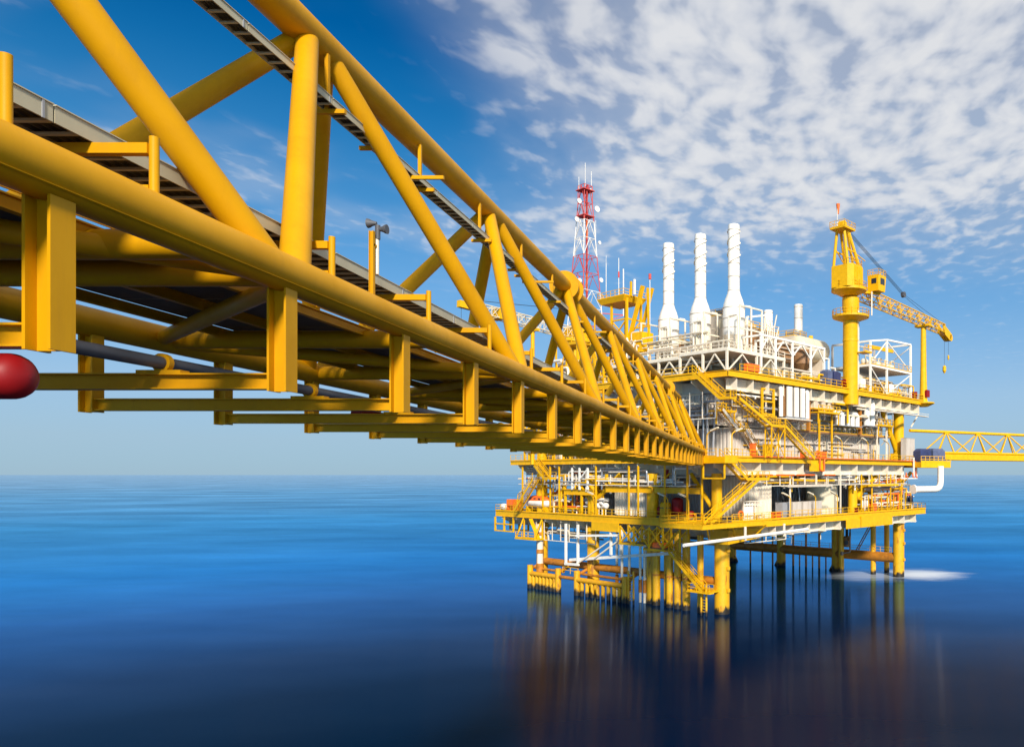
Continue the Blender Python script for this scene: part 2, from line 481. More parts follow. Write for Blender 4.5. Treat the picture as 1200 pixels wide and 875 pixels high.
class MB:
    def __init__(s):
        s.v, s.f, s.sm, s.sharp = [], [], [], set()

    def _q(s, idx, smooth=False):
        s.f.append(idx)
        s.sm.append(smooth)

    def hexa(s, c8):
        b = len(s.v)
        s.v += [tuple(p) for p in c8]
        for q in ((0, 3, 2, 1), (4, 5, 6, 7), (0, 1, 5, 4), (1, 2, 6, 5), (2, 3, 7, 6), (3, 0, 4, 7)):
            s._q(tuple(b + i for i in q))
        return s

    def box(s, a, b):
        (x0, y0, z0), (x1, y1, z1) = a, b
        x0, x1 = min(x0, x1), max(x0, x1)
        y0, y1 = min(y0, y1), max(y0, y1)
        z0, z1 = min(z0, z1), max(z0, z1)
        return s.hexa([(x0, y0, z0), (x1, y0, z0), (x1, y1, z0), (x0, y1, z0), (x0, y0, z1), (x1, y0, z1), (x1, y1, z1), (x0, y1, z1)])

    def bar(s, p0, p1, w, h=None, up=(0, 0, 1)):
        """rectangular bar from p0 to p1: w across, h along up"""
        h = w if h is None else h
        p0, p1 = Vector(p0), Vector(p1)
        d = (p1 - p0)
        if d.length < 1e-6:
            return s
        d.normalize()
        up = Vector(up)
        if abs(d.dot(up)) > 0.98:
            up = Vector((1, 0, 0)) if abs(d.x) < 0.9 else Vector((0, 1, 0))
        a = d.cross(up).normalized()
        c = a.cross(d).normalized()
        a, c = a * (w / 2), c * (h / 2)
        return s.hexa([p0 - a - c, p0 + a - c, p1 + a - c, p1 - a - c, p0 - a + c, p0 + a + c, p1 + a + c, p1 - a + c])

    def ibeam(s, p0, p1, depth, fw, t=0.02, up=(0, 0, 1)):
        p0, p1, up = Vector(p0), Vector(p1), Vector(up)
        d = (p1 - p0).normalized()
        if abs(d.dot(up)) > 0.98:
            up = Vector((0, 1, 0))
        a = d.cross(up).normalized()
        c = a.cross(d).normalized()
        o = c * (depth / 2 - t / 2)
        s.bar(p0 + o, p1 + o, fw, t, c)
        s.bar(p0 - o, p1 - o, fw, t, c)
        s.bar(p0, p1, t, depth - 2 * t - 0.001, c)
        return s

    def tube(s, p0, p1, r, r1=None, n=10, caps=True):
        r1 = r if r1 is None else r1
        p0, p1 = Vector(p0), Vector(p1)
        d = p1 - p0
        if d.length < 1e-6:
            return s
        d.normalize()
        up = Vector((0, 0, 1)) if abs(d.z) < 0.95 else Vector((1, 0, 0))
        a = d.cross(up).normalized()
        c = d.cross(a)
        b = len(s.v)
        for p, rr in ((p0, r), (p1, r1)):
            for k in range(n):
                t = 2 * math.pi * k / n
                s.v.append(tuple(p + a * (rr * math.cos(t)) + c * (rr * math.sin(t))))
        for k in range(n):
            k2 = (k + 1) % n
            s._q((b + k, b + k2, b + n + k2, b + n + k), True)
        if caps:
            s._q(tuple(b + k for k in reversed(range(n))))
            s._q(tuple(b + n + k for k in range(n)))
        return s

    def pipe(s, pts, r, bend=None, n=8):
        """pipe along a polyline with rounded elbows"""
        pts = [Vector(p) for p in pts]
        bend = 2.2 * r if bend is None else bend
        path = [pts[0]]
        for i in range(1, len(pts) - 1):
            a, b, c = pts[i - 1], pts[i], pts[i + 1]
            d0, d1 = (a - b), (c - b)
            t = min(bend, d0.length * 0.45, d1.length * 0.45)
            q0, q1 = b + d0.normalized() * t, b + d1.normalized() * t
            for k in range(5):
                w = k / 4
                path.append((q0 * (1 - w) + b * w) * (1 - w) + (b * (1 - w) + q1 * w) * w)
        path.append(pts[-1])
        prev = None
        base = len(s.v)
        for i, p in enumerate(path):
            d = (path[min(i + 1, len(path) - 1)] - path[max(i - 1, 0)]).normalized()
            if prev is None:
                up = Vector((0, 0, 1)) if abs(d.z) < 0.9 else Vector((1, 0, 0))
                a = d.cross(up).normalized()
            else:
                a = (prev - d * prev.dot(d)).normalized()
            prev = a
            c = d.cross(a)
            for k in range(n):
                t = 2 * math.pi * k / n
                s.v.append(tuple(p + a * (r * math.cos(t)) + c * (r * math.sin(t))))
        m = len(path)
        for i in range(m - 1):
            for k in range(n):
                k2 = (k + 1) % n
                s._q((base + i * n + k, base + i * n + k2, base + (i + 1) * n + k2, base + (i + 1) * n + k), True)
        s._q(tuple(base + k for k in reversed(range(n))))
        s._q(tuple(base + (m - 1) * n + k for k in range(n)))
        return s

    def lathe(s, c, prof, n=20, axis='z'):
        """profile [(r, h)...] turned about an axis through c; sharp profile corners stay sharp"""
        b = len(s.v)
        c = Vector(c)
        for r, h in prof:
            for k in range(n):
                t = 2 * math.pi * k / n
                x, y = r * math.cos(t), r * math.sin(t)
                p = {'z': Vector((x, y, h)), 'x': Vector((h, x, y)), 'y': Vector((y, h, x))}[axis]
                s.v.append(tuple(c + p))
        m = len(prof)
        for i in range(m - 1):
            for k in range(n):
                k2 = (k + 1) % n
                s._q((b + i * n + k, b + i * n + k2, b + (i + 1) * n + k2, b + (i + 1) * n + k), True)
            if i:
                d0 = math.atan2(prof[i][0] - prof[i - 1][0], prof[i][1] - prof[i - 1][1])
                d1 = math.atan2(prof[i + 1][0] - prof[i][0], prof[i + 1][1] - prof[i][1])
                if abs((d1 - d0 + math.pi) % (2 * math.pi) - math.pi) > 0.35:
                    for k in range(n):
                        s.sharp.add(tuple(sorted((b + i * n + k, b + i * n + (k + 1) % n))))
        s._q(tuple(b + k for k in reversed(range(n))))
        s._q(tuple(b + (m - 1) * n + k for k in range(n)))
        return s

    def vessel(s, c, r, length, axis='x', n=20):
        """a tank with domed ends centred on c"""
        pr = []
        h = length / 2
        for k in range(6):
            a = math.pi / 2 * k / 5
            pr.append((max(r * math.sin(a), 0.02 * r), -h - r * 0.5 * math.cos(a)))
        for k in range(6):
            a = math.pi / 2 * (1 - k / 5)
            pr.append((max(r * math.sin(a), 0.02 * r), h + r * 0.5 * math.cos(a)))
        return s.lathe(c, pr, n, axis)

    def prism(s, poly, z0, z1):
        """flat polygon (x, y) raised from z0 to z1"""
        b = len(s.v)
        n = len(poly)
        s.v += [(x, y, z0) for x, y in poly] + [(x, y, z1) for x, y in poly]
        s._q(tuple(b + k for k in reversed(range(n))))
        s._q(tuple(b + n + k for k in range(n)))
        for k in range(n):
            k2 = (k + 1) % n
            s._q((b + k, b + k2, b + n + k2, b + n + k))
        return s

    def rail(s, pts, h=1.1, step=1.7, w=0.07, toe=0.16):
        """guard rail along points at deck level"""
        pts = [Vector(p) for p in pts]
        for a, b in zip(pts, pts[1:]):
            d = b - a
            n = max(1, round(d.length / step))
            for k in range(n + 1):
                p = a + d * (k / n)
                s.bar(p, p + Vector((0, 0, h)), w, w)
            for hh in (h, h * 0.52):
                s.bar(a + Vector((0, 0, hh)), b + Vector((0, 0, hh)), w, w)
            if toe:
                s.bar(a + Vector((0, 0, toe / 2 + 0.01)), b + Vector((0, 0, toe / 2 + 0.01)), 0.03, toe)
        return s

    def mesh(s, name, mat, base):
        me = bpy.data.meshes.new(name)
        bx, by, bz = base
        me.from_pydata([(x - bx, y - by, z - bz) for x, y, z in s.v], [], s.f)
        me.polygons.foreach_set('use_smooth', s.sm)
        me.materials.append(M[mat])
        me.update()
        if any(s.sm):
            sh = set(s.sharp)
            for f, sm in zip(s.f, s.sm):
                if not sm:
                    for a, b in zip(f, f[1:] + f[:1]):
                        sh.add((a, b) if a < b else (b, a))
            if sh:
                for e in me.edges:
                    if tuple(sorted(e.vertices)) in sh:
                        e.use_edge_sharp = True
        return me


class Thing:
    def __init__(s, name, label, cat, base, group=None, frame='P'):
        s.base = Vector(base)
        o = bpy.data.objects.new(name, None)
        o.empty_display_size = 0.5
        COL.objects.link(o)
        if frame == 'P':
            o.location = PW(s.base)
            o.rotation_euler = (0, 0, ANG)
        else:
            o.location = s.base
        o['label'] = label
        o['category'] = cat
        o['kind'] = 'thing'
        if group:
            o['group'] = group
        s.o = o

    def part(s, name, mb, mat, under=None, label=None, kind=None):
        me = mb.mesh(name, mat, s.base)
        o = bpy.data.objects.new(name, me)
        COL.objects.link(o)
        o.parent = under if under is not None else s.o
        if label:
            o['label'] = label
        if kind:
            o['kind'] = kind
        return o


def single(name, label, cat, mb, mat, base, group=None, frame='P'):
    me = mb.mesh(name, mat, base)
    o = bpy.data.objects.new(name, me)
    COL.objects.link(o)
    if frame == 'P':
        o.location = PW(base)
        o.rotation_euler = (0, 0, ANG)
    else:
        o.location = base
    o['label'] = label
    o['category'] = cat
    if group:
        o['group'] = group
    return o


# ------------------------------------------------------------------ the sea
def build_sea():
    S = 60000.0
    me = bpy.data.meshes.new('sea')
    me.from_pydata([(-S, -S, 0), (S, -S, 0), (S, S, 0), (-S, S, 0)], [], [(0, 1, 2, 3)])
    me.materials.append(M['sea'])
    o = bpy.data.objects.new('sea', me)
    o['kind'] = 'structure'
    o['label'] = 'smooth deep blue open sea reaching to the horizon'
    COL.objects.link(o)


build_sea()

# ------------------------------------------------------------------ the near footbridge (three chords, triangular section)
NX, FX, TX = -7.51, -14.0, -10.45        # near, far and top chord
CZ, TZ = CAM_Z + 3.2, CAM_Z + 10.25
Y0, Y1 = -6.0, 111.0
NODE0, BAY = 12.2, 12.0
CR, TR, WR = 0.303, 0.39, 0.235


def near_bridge():
    b = Thing('truss_bridge', 'long yellow tubular truss footbridge sweeping from upper left down to the platform', 'bridge',
              (TX, 60.0, CZ), frame='W')
    for x, z, r, n in ((NX, CZ, CR, 40), (FX, CZ, CR, 32), (TX, TZ, TR, 40)):
        y1 = Y1 if z == CZ else 102.2
        c = b.part('chord', MB().tube((x, Y0, z), (x, y1, z), r, n=n), 'yellow_bridge')
        # longitudinal weld seam
        if z == CZ and x == NX:
            a = math.atan2(-3.2, 7.51) - R(18)
            px, pz = x + math.cos(a) * r, z + math.sin(a) * r
            b.part('weld_seam', MB().bar((px, Y0, pz), (px, y1, pz), 0.014, 0.03, (math.cos(a), 0, math.sin(a))), 'yellow_bridge', under=c)
    # flanged joints of the top chord
    for y in (42.2, 90.2):
        m = MB().tube((TX, y - 0.62, TZ), (TX, y - 0.50, TZ), 0.80, n=32)
        b.part('flange', m, 'yellow_bridge')
        b.part('flange', MB().tube((TX, y + 0.50, TZ), (TX, y + 0.62, TZ), 0.80, n=32), 'yellow_bridge')
        b.part('joint_sleeve', MB().tube((TX, y - 0.5, TZ), (TX, y + 0.5, TZ), 0.62, n=32), 'yellow_bridge')
    # web members on both sloping sides
    tops = [6.2 + BAY * k for k in range(0, 9)]
    for x in (NX, FX):
        for t in tops:
            top = Vector((TX, t, TZ))
            for dy in (-6.0, 6.0):
                bot = Vector((x, t + dy, CZ))
                if bot.y > Y1:
                    continue
                d = (bot - top).normalized()
                off = 0.32 if dy > 0 else -0.32
                a = top + Vector((0, off, 0)) + d * 0.25
                e = bot - Vector((0, off * 0.8, 0)) - d * 0.12
                b.part('web_member', MB().tube(a, e, WR, n=24), 'yellow_bridge')
        # end raker
        b.part('end_raker', MB().tube((TX, 102.2, TZ), (x, Y1 - 0.2, CZ), 0.28, n=20), 'yellow_bridge')
    # tubes between the bottom chords: cross tubes and a zigzag of braces
    y = 0.2
    k = 0
    while y < Y1 - 2:
        b.part('cross_tube', MB().tube((NX, y, CZ), (FX, y, CZ), 0.21, n=18), 'yellow_bridge')
        if k % 2 == 0:
            b.part('plan_brace', MB().tube((NX, y + 0.25, CZ - 0.03), (FX, y + 5.8, CZ - 0.03), 0.16, n=16), 'yellow_bridge')
        else:
            b.part('plan_brace', MB().tube((FX, y + 0.25, CZ - 0.03), (NX, y + 5.8, CZ - 0.03), 0.16, n=16), 'yellow_bridge')
        y += 6.0
        k += 1
    b.part('cross_tube', MB().tube((NX, 10.75, CZ + 0.02), (FX, 10.75, CZ + 0.02), 0.21, n=18), 'yellow_bridge')
    # hangers below the chords with a cross beam across their feet
    y = 0.15
    zb = CAM_Z + 1.31
    while y < Y1 + 0.5:
        for x in (NX, FX):
            w = 0.30
            b.part('hanger', MB().ibeam((x, y, CZ - CR * 0.9), (x, y, zb), w, w, 0.035, up=(1, 0, 0)), 'yellow_bridge')
        b.part('cross_beam', MB().ibeam((NX - 0.153, y, zb + 0.16), (FX + 0.153, y, zb + 0.16), 0.25, 0.22, 0.025), 'yellow_bridge')
        y += 4.0
    # walkway of grating panels on the cross tubes
    z = CZ + 0.27
    y = -5.8
    while y < Y1 - 0.5:
        y2 = min(y + 2.96, Y1)
        b.part('walkway_panel', MB().box((-12.6, y, z), (-9.35, y2, z + 0.05)), 'grating')
        y += 3.0
    for x in (-12.68, -9.27, -11.0):
        b.part('walkway_stringer', MB().ibeam((x, Y0, z - 0.105), (x, Y1, z - 0.105), 0.2, 0.12, 0.02), 'yellow_bridge')
    for x in (-12.66, -9.29):
        b.part('handrail', MB().rail([(x, Y0, z + 0.06), (x, Y1, z + 0.06)], step=2.0, w=0.06), 'yellow_bridge')
    # cable tray brackets standing on the near chord
    for y in [7.68] + [1.57 + 4.0 * k for k in range(28) if 1.57 + 4.0 * k < Y1 - 1]:
        p = MB().tube((NX, y, CZ + CR * 0.9), (NX, y, CAM_Z + 4.20), 0.055, n=12)
        br = b.part('tray_bracket', p, 'yellow_bridge')
        b.part('bracket_arm', MB().bar((NX - 0.05, y, CAM_Z + 4.05), (-8.95, y, CAM_Z + 4.05), 0.11, 0.13), 'yellow_bridge', under=br)
        b.part('bracket_arm', MB().bar((NX - 0.05, y, CZ + CR + 0.06), (-8.0, y, CZ + CR + 0.06), 0.07, 0.07), 'yellow_bridge', under=br)
    # hangers of the upper tray
    y = 3.2
    while y < 101:
        h = MB().bar((-10.18, y, TZ - 0.3), (-10.18, y, CAM_Z + 8.55), 0.09, 0.09)
        br = b.part('tray_hanger', h, 'yellow_bridge')
        b.part('hanger_foot', MB().bar((-9.75, y, CAM_Z + 8.59), (-10.48, y, CAM_Z + 8.59), 0.1, 0.1), 'yellow_bridge', under=br)
        y += 5.0
    for k in range(0, 17):
        t = 6.2 + 6 * k
        b.part('tray_strut', MB().bar((-9.05 if k % 2 else -9.6, t + (2.0 if k % 2 == 0 else -2.0), CAM_Z + 8.58), (-10.45, t + (2.0 if k % 2 == 0 else -2.0), CAM_Z + 8.58), 0.08, 0.10), 'yellow_bridge')
    # stiff landing girder at the platform end
    b.part('end_girder', MB().ibeam((NX - 0.2, Y1 + 0.2, CZ - 1.0), (FX + 0.2, Y1 + 0.2, CZ - 1.0), 1.7, 0.5, 0.05), 'yellow_bridge')
    b.part('side_girder', MB().bar((NX + 0.02, 95.0, CZ - 1.1), (NX + 0.02, Y1, CZ - 1.1), 0.04, 1.55), 'yellow_bridge')
    return b


near_bridge()


def cable_tray(label, x0, x1, zb, h, y0, y1, pitch):
    t = Thing('cable_tray', label, 'cable tray', ((x0 + x1) / 2, 50.0, zb), group='cable trays of the near bridge', frame='W')
    y = y0
    i = 0
    while y < y1:
        e = min(y + pitch, y1)
        cp = t.part('cover_panel', MB().box((x0 - 0.012, y + 0.012, zb), (x0 + 0.012, e - 0.012, zb + h)), 'olive_cover')
        t.part('cover_strap', MB().box((x0 + 0.013, e - 0.16, zb - 0.01), (x0 + 0.026, e - 0.13, zb + h + 0.012)), 'grey', under=cp)
        t.part('top_cover', MB().box((x1 + 0.004, y + 0.012, zb + h), (x0 + 0.03, e - 0.012, zb + h + 0.014)), 'olive_cover')
        y += pitch
        i += 1
    t.part('side_rail', MB().box((x1 - 0.012, y0, zb), (x1 + 0.012, y1, zb + h - 0.004)), 'olive_cover')
    rungs = MB()
    y = y0 + 0.2
    while y < y1:
        rungs.box((x1 + 0.012, y, zb + 0.004), (x0 - 0.012, y + 0.06, zb + 0.035))
        y += 0.36
    t.part('rungs', rungs, 'olive_cover', kind='stuff')
    n = 5
    for k in range(n):
        x = x1 + (x0 - x1) * (k + 0.5) / n
        t.part('cable', MB().tube((x, y0, zb + 0.10), (x, y1, zb + 0.10), min(0.048, (x0 - x1) / n / 2 - 0.003), n=8), 'cable')


cable_tray('olive covered cable tray running along just above the lower near tube of the bridge', -8.25, -8.85, CAM_Z + 4.125, 0.2, Y0, 108.0, 3.0)
cable_tray('narrow olive cable tray hung below the top tube of the bridge', -9.95, -10.3, CAM_Z + 8.66, 0.15, Y0, 101.0, 3.0)


def bridge_pipes():
    zb = CAM_Z + 1.31 + 0.16 + 0.125
    t = Thing('service_pipe', 'dark grey service pipe clamped on the lower cross beams of the bridge', 'pipe', (-9.4, 50, zb), group='pipes under the bridge', frame='W')
    t.part('pipe_run', MB().tube((-9.4, 3.0, zb + 0.17), (-9.4, Y1, zb + 0.17), 0.10, n=16), 'dark_grey')
    y = 0.15
    while y < Y1:
        if y > 3:
            c = t.part('saddle', MB().box((-9.75, y - 0.1, zb + 0.002), (-9.05, y + 0.1, zb + 0.05)), 'yellow_bridge')
            t.part('clamp', MB().tube((-9.4, y - 0.05, zb + 0.17), (-9.4, y + 0.05, zb + 0.17), 0.15, n=14), 'yellow_bridge', under=c)
        y += 4.0
    t = Thing('fire_main', 'dark red fire water pipe with domed end at the left edge, running under the bridge', 'pipe', (-11.6, 50, zb), group='pipes under the bridge', frame='W')
    t.part('pipe_run', MB().tube((-11.8, 22.6, zb + 0.2), (-11.8, Y1, zb + 0.2), 0.16, n=18), 'red')
    y = 28.15
    while y < Y1:
        t.part('pipe_flange', MB().tube((-11.8, y + 1.9, zb + 0.2), (-11.8, y + 2.02, zb + 0.2), 0.25, n=16), 'red')
        y += 12.0
    # blind end of the header standing out toward the viewer
    d = MB()
    pr = [(0.02, 0.36)] + [(0.245 * math.cos(a), 0.16 + 0.20 * math.sin(a)) for a in [R(75), R(60), R(45), R(30), R(15), 0]] + [(0.245, -1.6)]
    pr.reverse()
    d.lathe((-8.12, 8.2, CAM_Z + 1.05), pr, 28, 'x')
    t.part('domed_end', d, 'red')
    # horn loudspeakers on a post
    t = Thing('signal_horn', 'twin grey horn loudspeakers on a pale post beside the lower cable tray', 'loudspeaker', (-8.6, 17.2, CAM_Z + 4.0), frame='W')
    # yellow I-post and pale pole
    t.part('yellow_post', MB().ibeam((-7.62, 15.2, CAM_Z + 3.45), (-7.62, 15.2, CAM_Z + 4.82), 0.09, 0.08, 0.015, up=(1, 0, 0)), 'yellow_bridge')
    t.part('pale_pole', MB().tube((-7.60, 15.35, CAM_Z + 4.0), (-7.60, 15.35, CAM_Z + 4.70), 0.045, n=10), 'white')
    t.part('pole_bracket', MB().bar((-7.6, 15.2, CAM_Z + 4.55), (-7.6, 15.36, CAM_Z + 4.55), 0.05), 'yellow_bridge')
    for k, (ox, oz, ax) in enumerate(((-0.05, 5.02, -1), (0.08, 4.90, 1))):
        h = MB()
        c = (-7.60 + ox, 15.35, CAM_Z + oz)
        h.lathe(c, [(0.03, -0.05), (0.045, 0.0), (0.06, 0.05), (0.085, 0.09), (0.095, 0.13), (0.08, 0.129)] if ax > 0 else [(0.08, -0.129), (0.095, -0.13), (0.085, -0.09), (0.06, -0.05), (0.045, 0.0), (0.03, 0.05)], 16, 'x')
        t.part('horn', h, 'dark_grey')
    t.part('horn_driver', MB().tube((-7.58, 15.35, CAM_Z + 4.70), (-7.58, 15.35, CAM_Z + 4.98), 0.05, n=10), 'dark_grey')


bridge_pipes()

# ------------------------------------------------------------------ the platform: jacket and decks
ZL, ZM, ZU = 13.4, 22.7, 35.0
VS = (0.0, 14.7, 29.4, 44.0)
US = (0.0, 52.4)
plat = Thing('offshore_platform', 'huge yellow and white offshore production platform standing on legs in the sea', 'platform', (0, 0, 0))


def jacket():
    for u in US:
        for v in VS:
            lg = plat.part('leg', MB().tube((u, v, -8), (u, v, 11.5), 1.12 if v == 0 else 1.02, n=28), 'yellow_leg')
            plat.part('leg_collar', MB().tube((u, v, 10.6), (u, v, 11.2), 1.3, n=28), 'yellow', under=lg)
            if v == 0:
                for z in (3.2, 6.4, 9.0):
                    plat.part('fender_lug', MB().box((u - 0.3, v - 1.35, z), (u + 0.3, v - 1.0, z + 0.5)), 'yellow_leg', under=lg)
    for a, b in zip(VS, VS[1:]):
        plat.part('brace', MB().tube((52.4, a, 3.7), (52.4, b, 3.7), 1.0, n=24), 'rust_tube')
        plat.part('brace', MB().tube((0, a, 4.6), (0, b, 4.6), 0.62, n=20), 'rust_tube')
    for u in US:
        for v in VS[1:]:
            plat.part('brace', MB().tube((u, v, 2.4), (u, v + (4.5 if v < 44 else -4.5), -5), 0.38, n=14), 'yellow_leg')
    # guard rail along the top of the far brace
    plat.part('brace_handrail', MB().rail([(51.9, 1.4, 4.65), (51.9, 43, 4.65)], step=2.4, w=0.06, toe=0), 'yellow')
    # well caissons and risers between deck and water
    for u, v, r in ((-1.0, 14.1 - 1.3, 0.62), (-0.2, 11.3, 0.46), (-1.2, 9.6, 0.54), (-1.1, 8.0, 0.58), (-1.3, 6.0, 0.62), (-1.5, 2.9, 0.48)):
        c = plat.part('caisson', MB().tube((u, v, -6), (u, v, 11.4), r, n=20), 'yellow_leg')
        plat.part('caisson_band', MB().tube((u, v, 4.6), (u, v, 4.85), r + 0.06, n=20), 'rust_tube', under=c)
    for u, v, r in ((52.4, 5.8, 0.55), (51.0, 12.6, 0.6), (56.8, 5.2, 0.55)):
        plat.part('caisson', MB().tube((u, v, -6), (u, v, 11.4), r, n=16), 'yellow_leg')
    for k in range(7):
        v = 16.6 + k * 1.75
        plat.part('riser', MB().tube((53.8, v, -6), (53.8, v, 3.6 if k % 2 else 11.4), 0.16 if k % 2 else 0.24, n=10), 'rust_tube')
    for k, v in enumerate((31.5, 34.5, 38.0)):
        plat.part('riser', MB().tube((52.0, v, -6), (52.0, v, 11.4), 0.2, n=10), 'rust_tube')
    for k, (u, v) in enumerate(((-0.9, 21.0), (-0.9, 19.2), (-0.9, 16.6), (-0.9, 15.6), (0.6, 24.0))):
        r = plat.part('riser', MB().tube((u, v, -6), (u, v, 11.4), 0.22, n=12), 'white')
        plat.part('riser_sleeve', MB().tube((u, v, 1.6), (u, v, 3.6), 0.3, n=12), 'rust_tube', under=r)
    # thick banded riser by the far left leg
    r = plat.part('riser', MB().tube((-1.7, 42.2, -6), (-1.7, 42.2, 11.4), 0.55, n=18), 'white')
    for z0, z1 in ((2.6, 4.4), (6.2, 6.9), (9.4, 10.0)):
        plat.part('riser_band', MB().tube((-1.7, 42.2, z0), (-1.7, 42.2, z1), 0.66, n=18), 'rust_tube', under=r)


jacket()


def deck(name, u0, u1, v0, v1, z, dep, fas, stepu, stepv, white_r=True, joist=4.0):
    pl = plat.part(name, MB().box((u0 + 0.3, v0 + 0.3, z - 0.12), (u1 - 0.3, v1 - 0.3, z)), 'deck_plate')
    for a, b in (((u0, v0, 0), (u1, v0, 0)), ((u0, v1, 0), (u1, v1, 0))):
        plat.part('fascia_beam', MB().ibeam((u0 + 0.01, a[1], z - fas / 2 + 0.06), (u1 - 0.01, a[1], z - fas / 2 + 0.06), fas, 0.36, 0.05), 'yellow', under=pl)
    for u in (u0, u1):
        plat.part('fascia_beam', MB().ibeam((u, v0 + 0.2, z - fas / 2 + 0.05), (u, v1 - 0.2, z - fas / 2 + 0.05), fas, 0.34, 0.05), 'yellow', under=pl)
    zb = z - fas - dep
    # main girders under the deck, inset from the edge
    ru, rv = v0 + 1.5, u0 + 2.6
    plat.part('girder', MB().ibeam((u0 + 1.2, ru, (z - fas + zb) / 2 + 0.02), (u1 - 1.2, ru, (z - fas + zb) / 2 + 0.02), dep, 0.5, 0.05), 'white' if white_r else 'yellow', under=pl)
    plat.part('girder', MB().ibeam((rv, v0 + 1.9, (z - fas + zb) / 2), (rv, v1 - 1.2, (z - fas + zb) / 2), dep, 0.5, 0.05), 'beige', under=pl)
    u = u0 + 2.0
    while u < u1 - 1.0:
        m = MB().prism([(u - 0.04, v0 + 0.10), (u + 0.04, v0 + 0.10), (u + 0.04, ru - 0.03), (u - 0.04, ru - 0.03)], zb + 0.05, z - fas + 0.04)
        m.box((u - 0.22, v0 + 0.08, zb), (u + 0.22, ru - 0.26, zb + 0.05))
        plat.part('stiffener', m, 'white', under=pl)
        u += stepu
    v = v0 + 3.0
    while v < v1 - 1.0:
        m = MB().hexa([(u0 + 0.10, v - 0.06, z - fas - 0.35), (rv - 0.03, v - 0.06, zb + 0.05), (rv - 0.03, v + 0.06, zb + 0.05), (u0 + 0.10, v + 0.06, z - fas - 0.35),
                       (u0 + 0.10, v - 0.06, z - fas + 0.04), (rv - 0.03, v - 0.06, z - fas + 0.04), (rv - 0.03, v + 0.06, z - fas + 0.04), (u0 + 0.10, v + 0.06, z - fas + 0.04)])
        plat.part('cantilever_bracket', m, 'cream', under=pl)
        v += stepv
    j = MB()
    v = v0 + 4.0
    while v < v1 - 2:
        j.bar((u0 + 1.3, v, z - 0.12 - dep * 0.4), (u1 - 1.3, v, z - 0.12 - dep * 0.4), 0.3, dep * 0.75)
        v += joist
    plat.part('joists', j, 'white', under=pl, kind='stuff')
    return pl


low = deck('lower_deck', -2, 58, -3, 56, ZL, 1.5, 1.05, 4.5, 4.5)
main = deck('main_deck', -2, 53, -3, 51, ZM, 1.8, 0.75, 5.4, 5.4)
upper = deck('upper_deck', -2, 57, -3, 46, ZU, 1.7, 0.9, 3.7, 4.4)


def rails():
    def r(pts, under, mat='yellow', **k):
        plat.part('handrail', MB().rail(pts, **k), mat, under=under)
    r([(-1.2, -3.0, ZL + 0.06), (58, -3.0, ZL + 0.06)], low)
    r([(58, -3, ZL + 0.06), (58, 20, ZL + 0.06)], low)
    r([(-2, -1.5, ZL + 0.06), (-2, 56, ZL + 0.06)], low)
    r([(-2, 56, ZL + 0.06), (30, 56, ZL + 0.06)], low)
    r([(17.6, -3, ZM + 0.06), (53, -3, ZM + 0.06)], main)
    r([(-0.6, -3, ZM + 0.06), (14.6, -3, ZM + 0.06)], main)
    r([(-2, 10.5, ZM + 0.06), (-2, 51, ZM + 0.06)], main)
    r([(53, -3, ZM + 0.06), (53, 4, ZM + 0.06)], main)
    r([(0.5, -3, ZU + 0.06), (29, -3, ZU + 0.06)], upper)
    r([(32.4, -3, ZU + 0.06), (57, -3, ZU + 0.06)], upper)
    r([(57, -3, ZU + 0.06), (57, 30, ZU + 0.06)], upper)
    r([(-2, 3.2, ZU + 0.06), (-2, 46, ZU + 0.06)], upper)
    # red edge stripe (hose rail) along the main deck
    plat.part('fire_hose_rail', MB().tube((3.0, -3.32, ZM + 0.18), (52.5, -3.32, ZM + 0.18), 0.10, n=8), 'orange', under=main)
    for a, b in ((4.0, 8.0), (9.0, 13.5), (14.2, 19.0), (22.0, 25.0)):
        plat.part('red_pipe_length', MB().tube((a, -3.1, ZM - 2.55), (b, -3.1, ZM - 2.55), 0.14, n=8), 'orange', under=main)


rails()


def slender_posts():
    for v in (2.4, 5.4, 10.2, 16.2, 18.4, 26.6, 36.6, 39.2, 41.4, 47.6):
        plat.part('deck_post', MB().bar((-1.7, v, ZL + 0.01), (-1.7, v, ZM - 1.0), 0.24), 'yellow')
    for u in (13.2, 27.6, 34.4, 38.0, 44.8, 49.0):
        plat.part('deck_post', MB().bar((u, -2.5, ZL + 0.01), (u, -2.5, ZM - 2.4), 0.2), 'yellow' if u > 30 else 'white')
    for u in (22.8, 26.6, 41.6, 45.2):
        plat.part('deck_post', MB().bar((u, -1.4, ZM + 0.01), (u, -1.4, ZU - 2.4), 0.26), 'yellow' if u < 30 else 'white')


slender_posts()


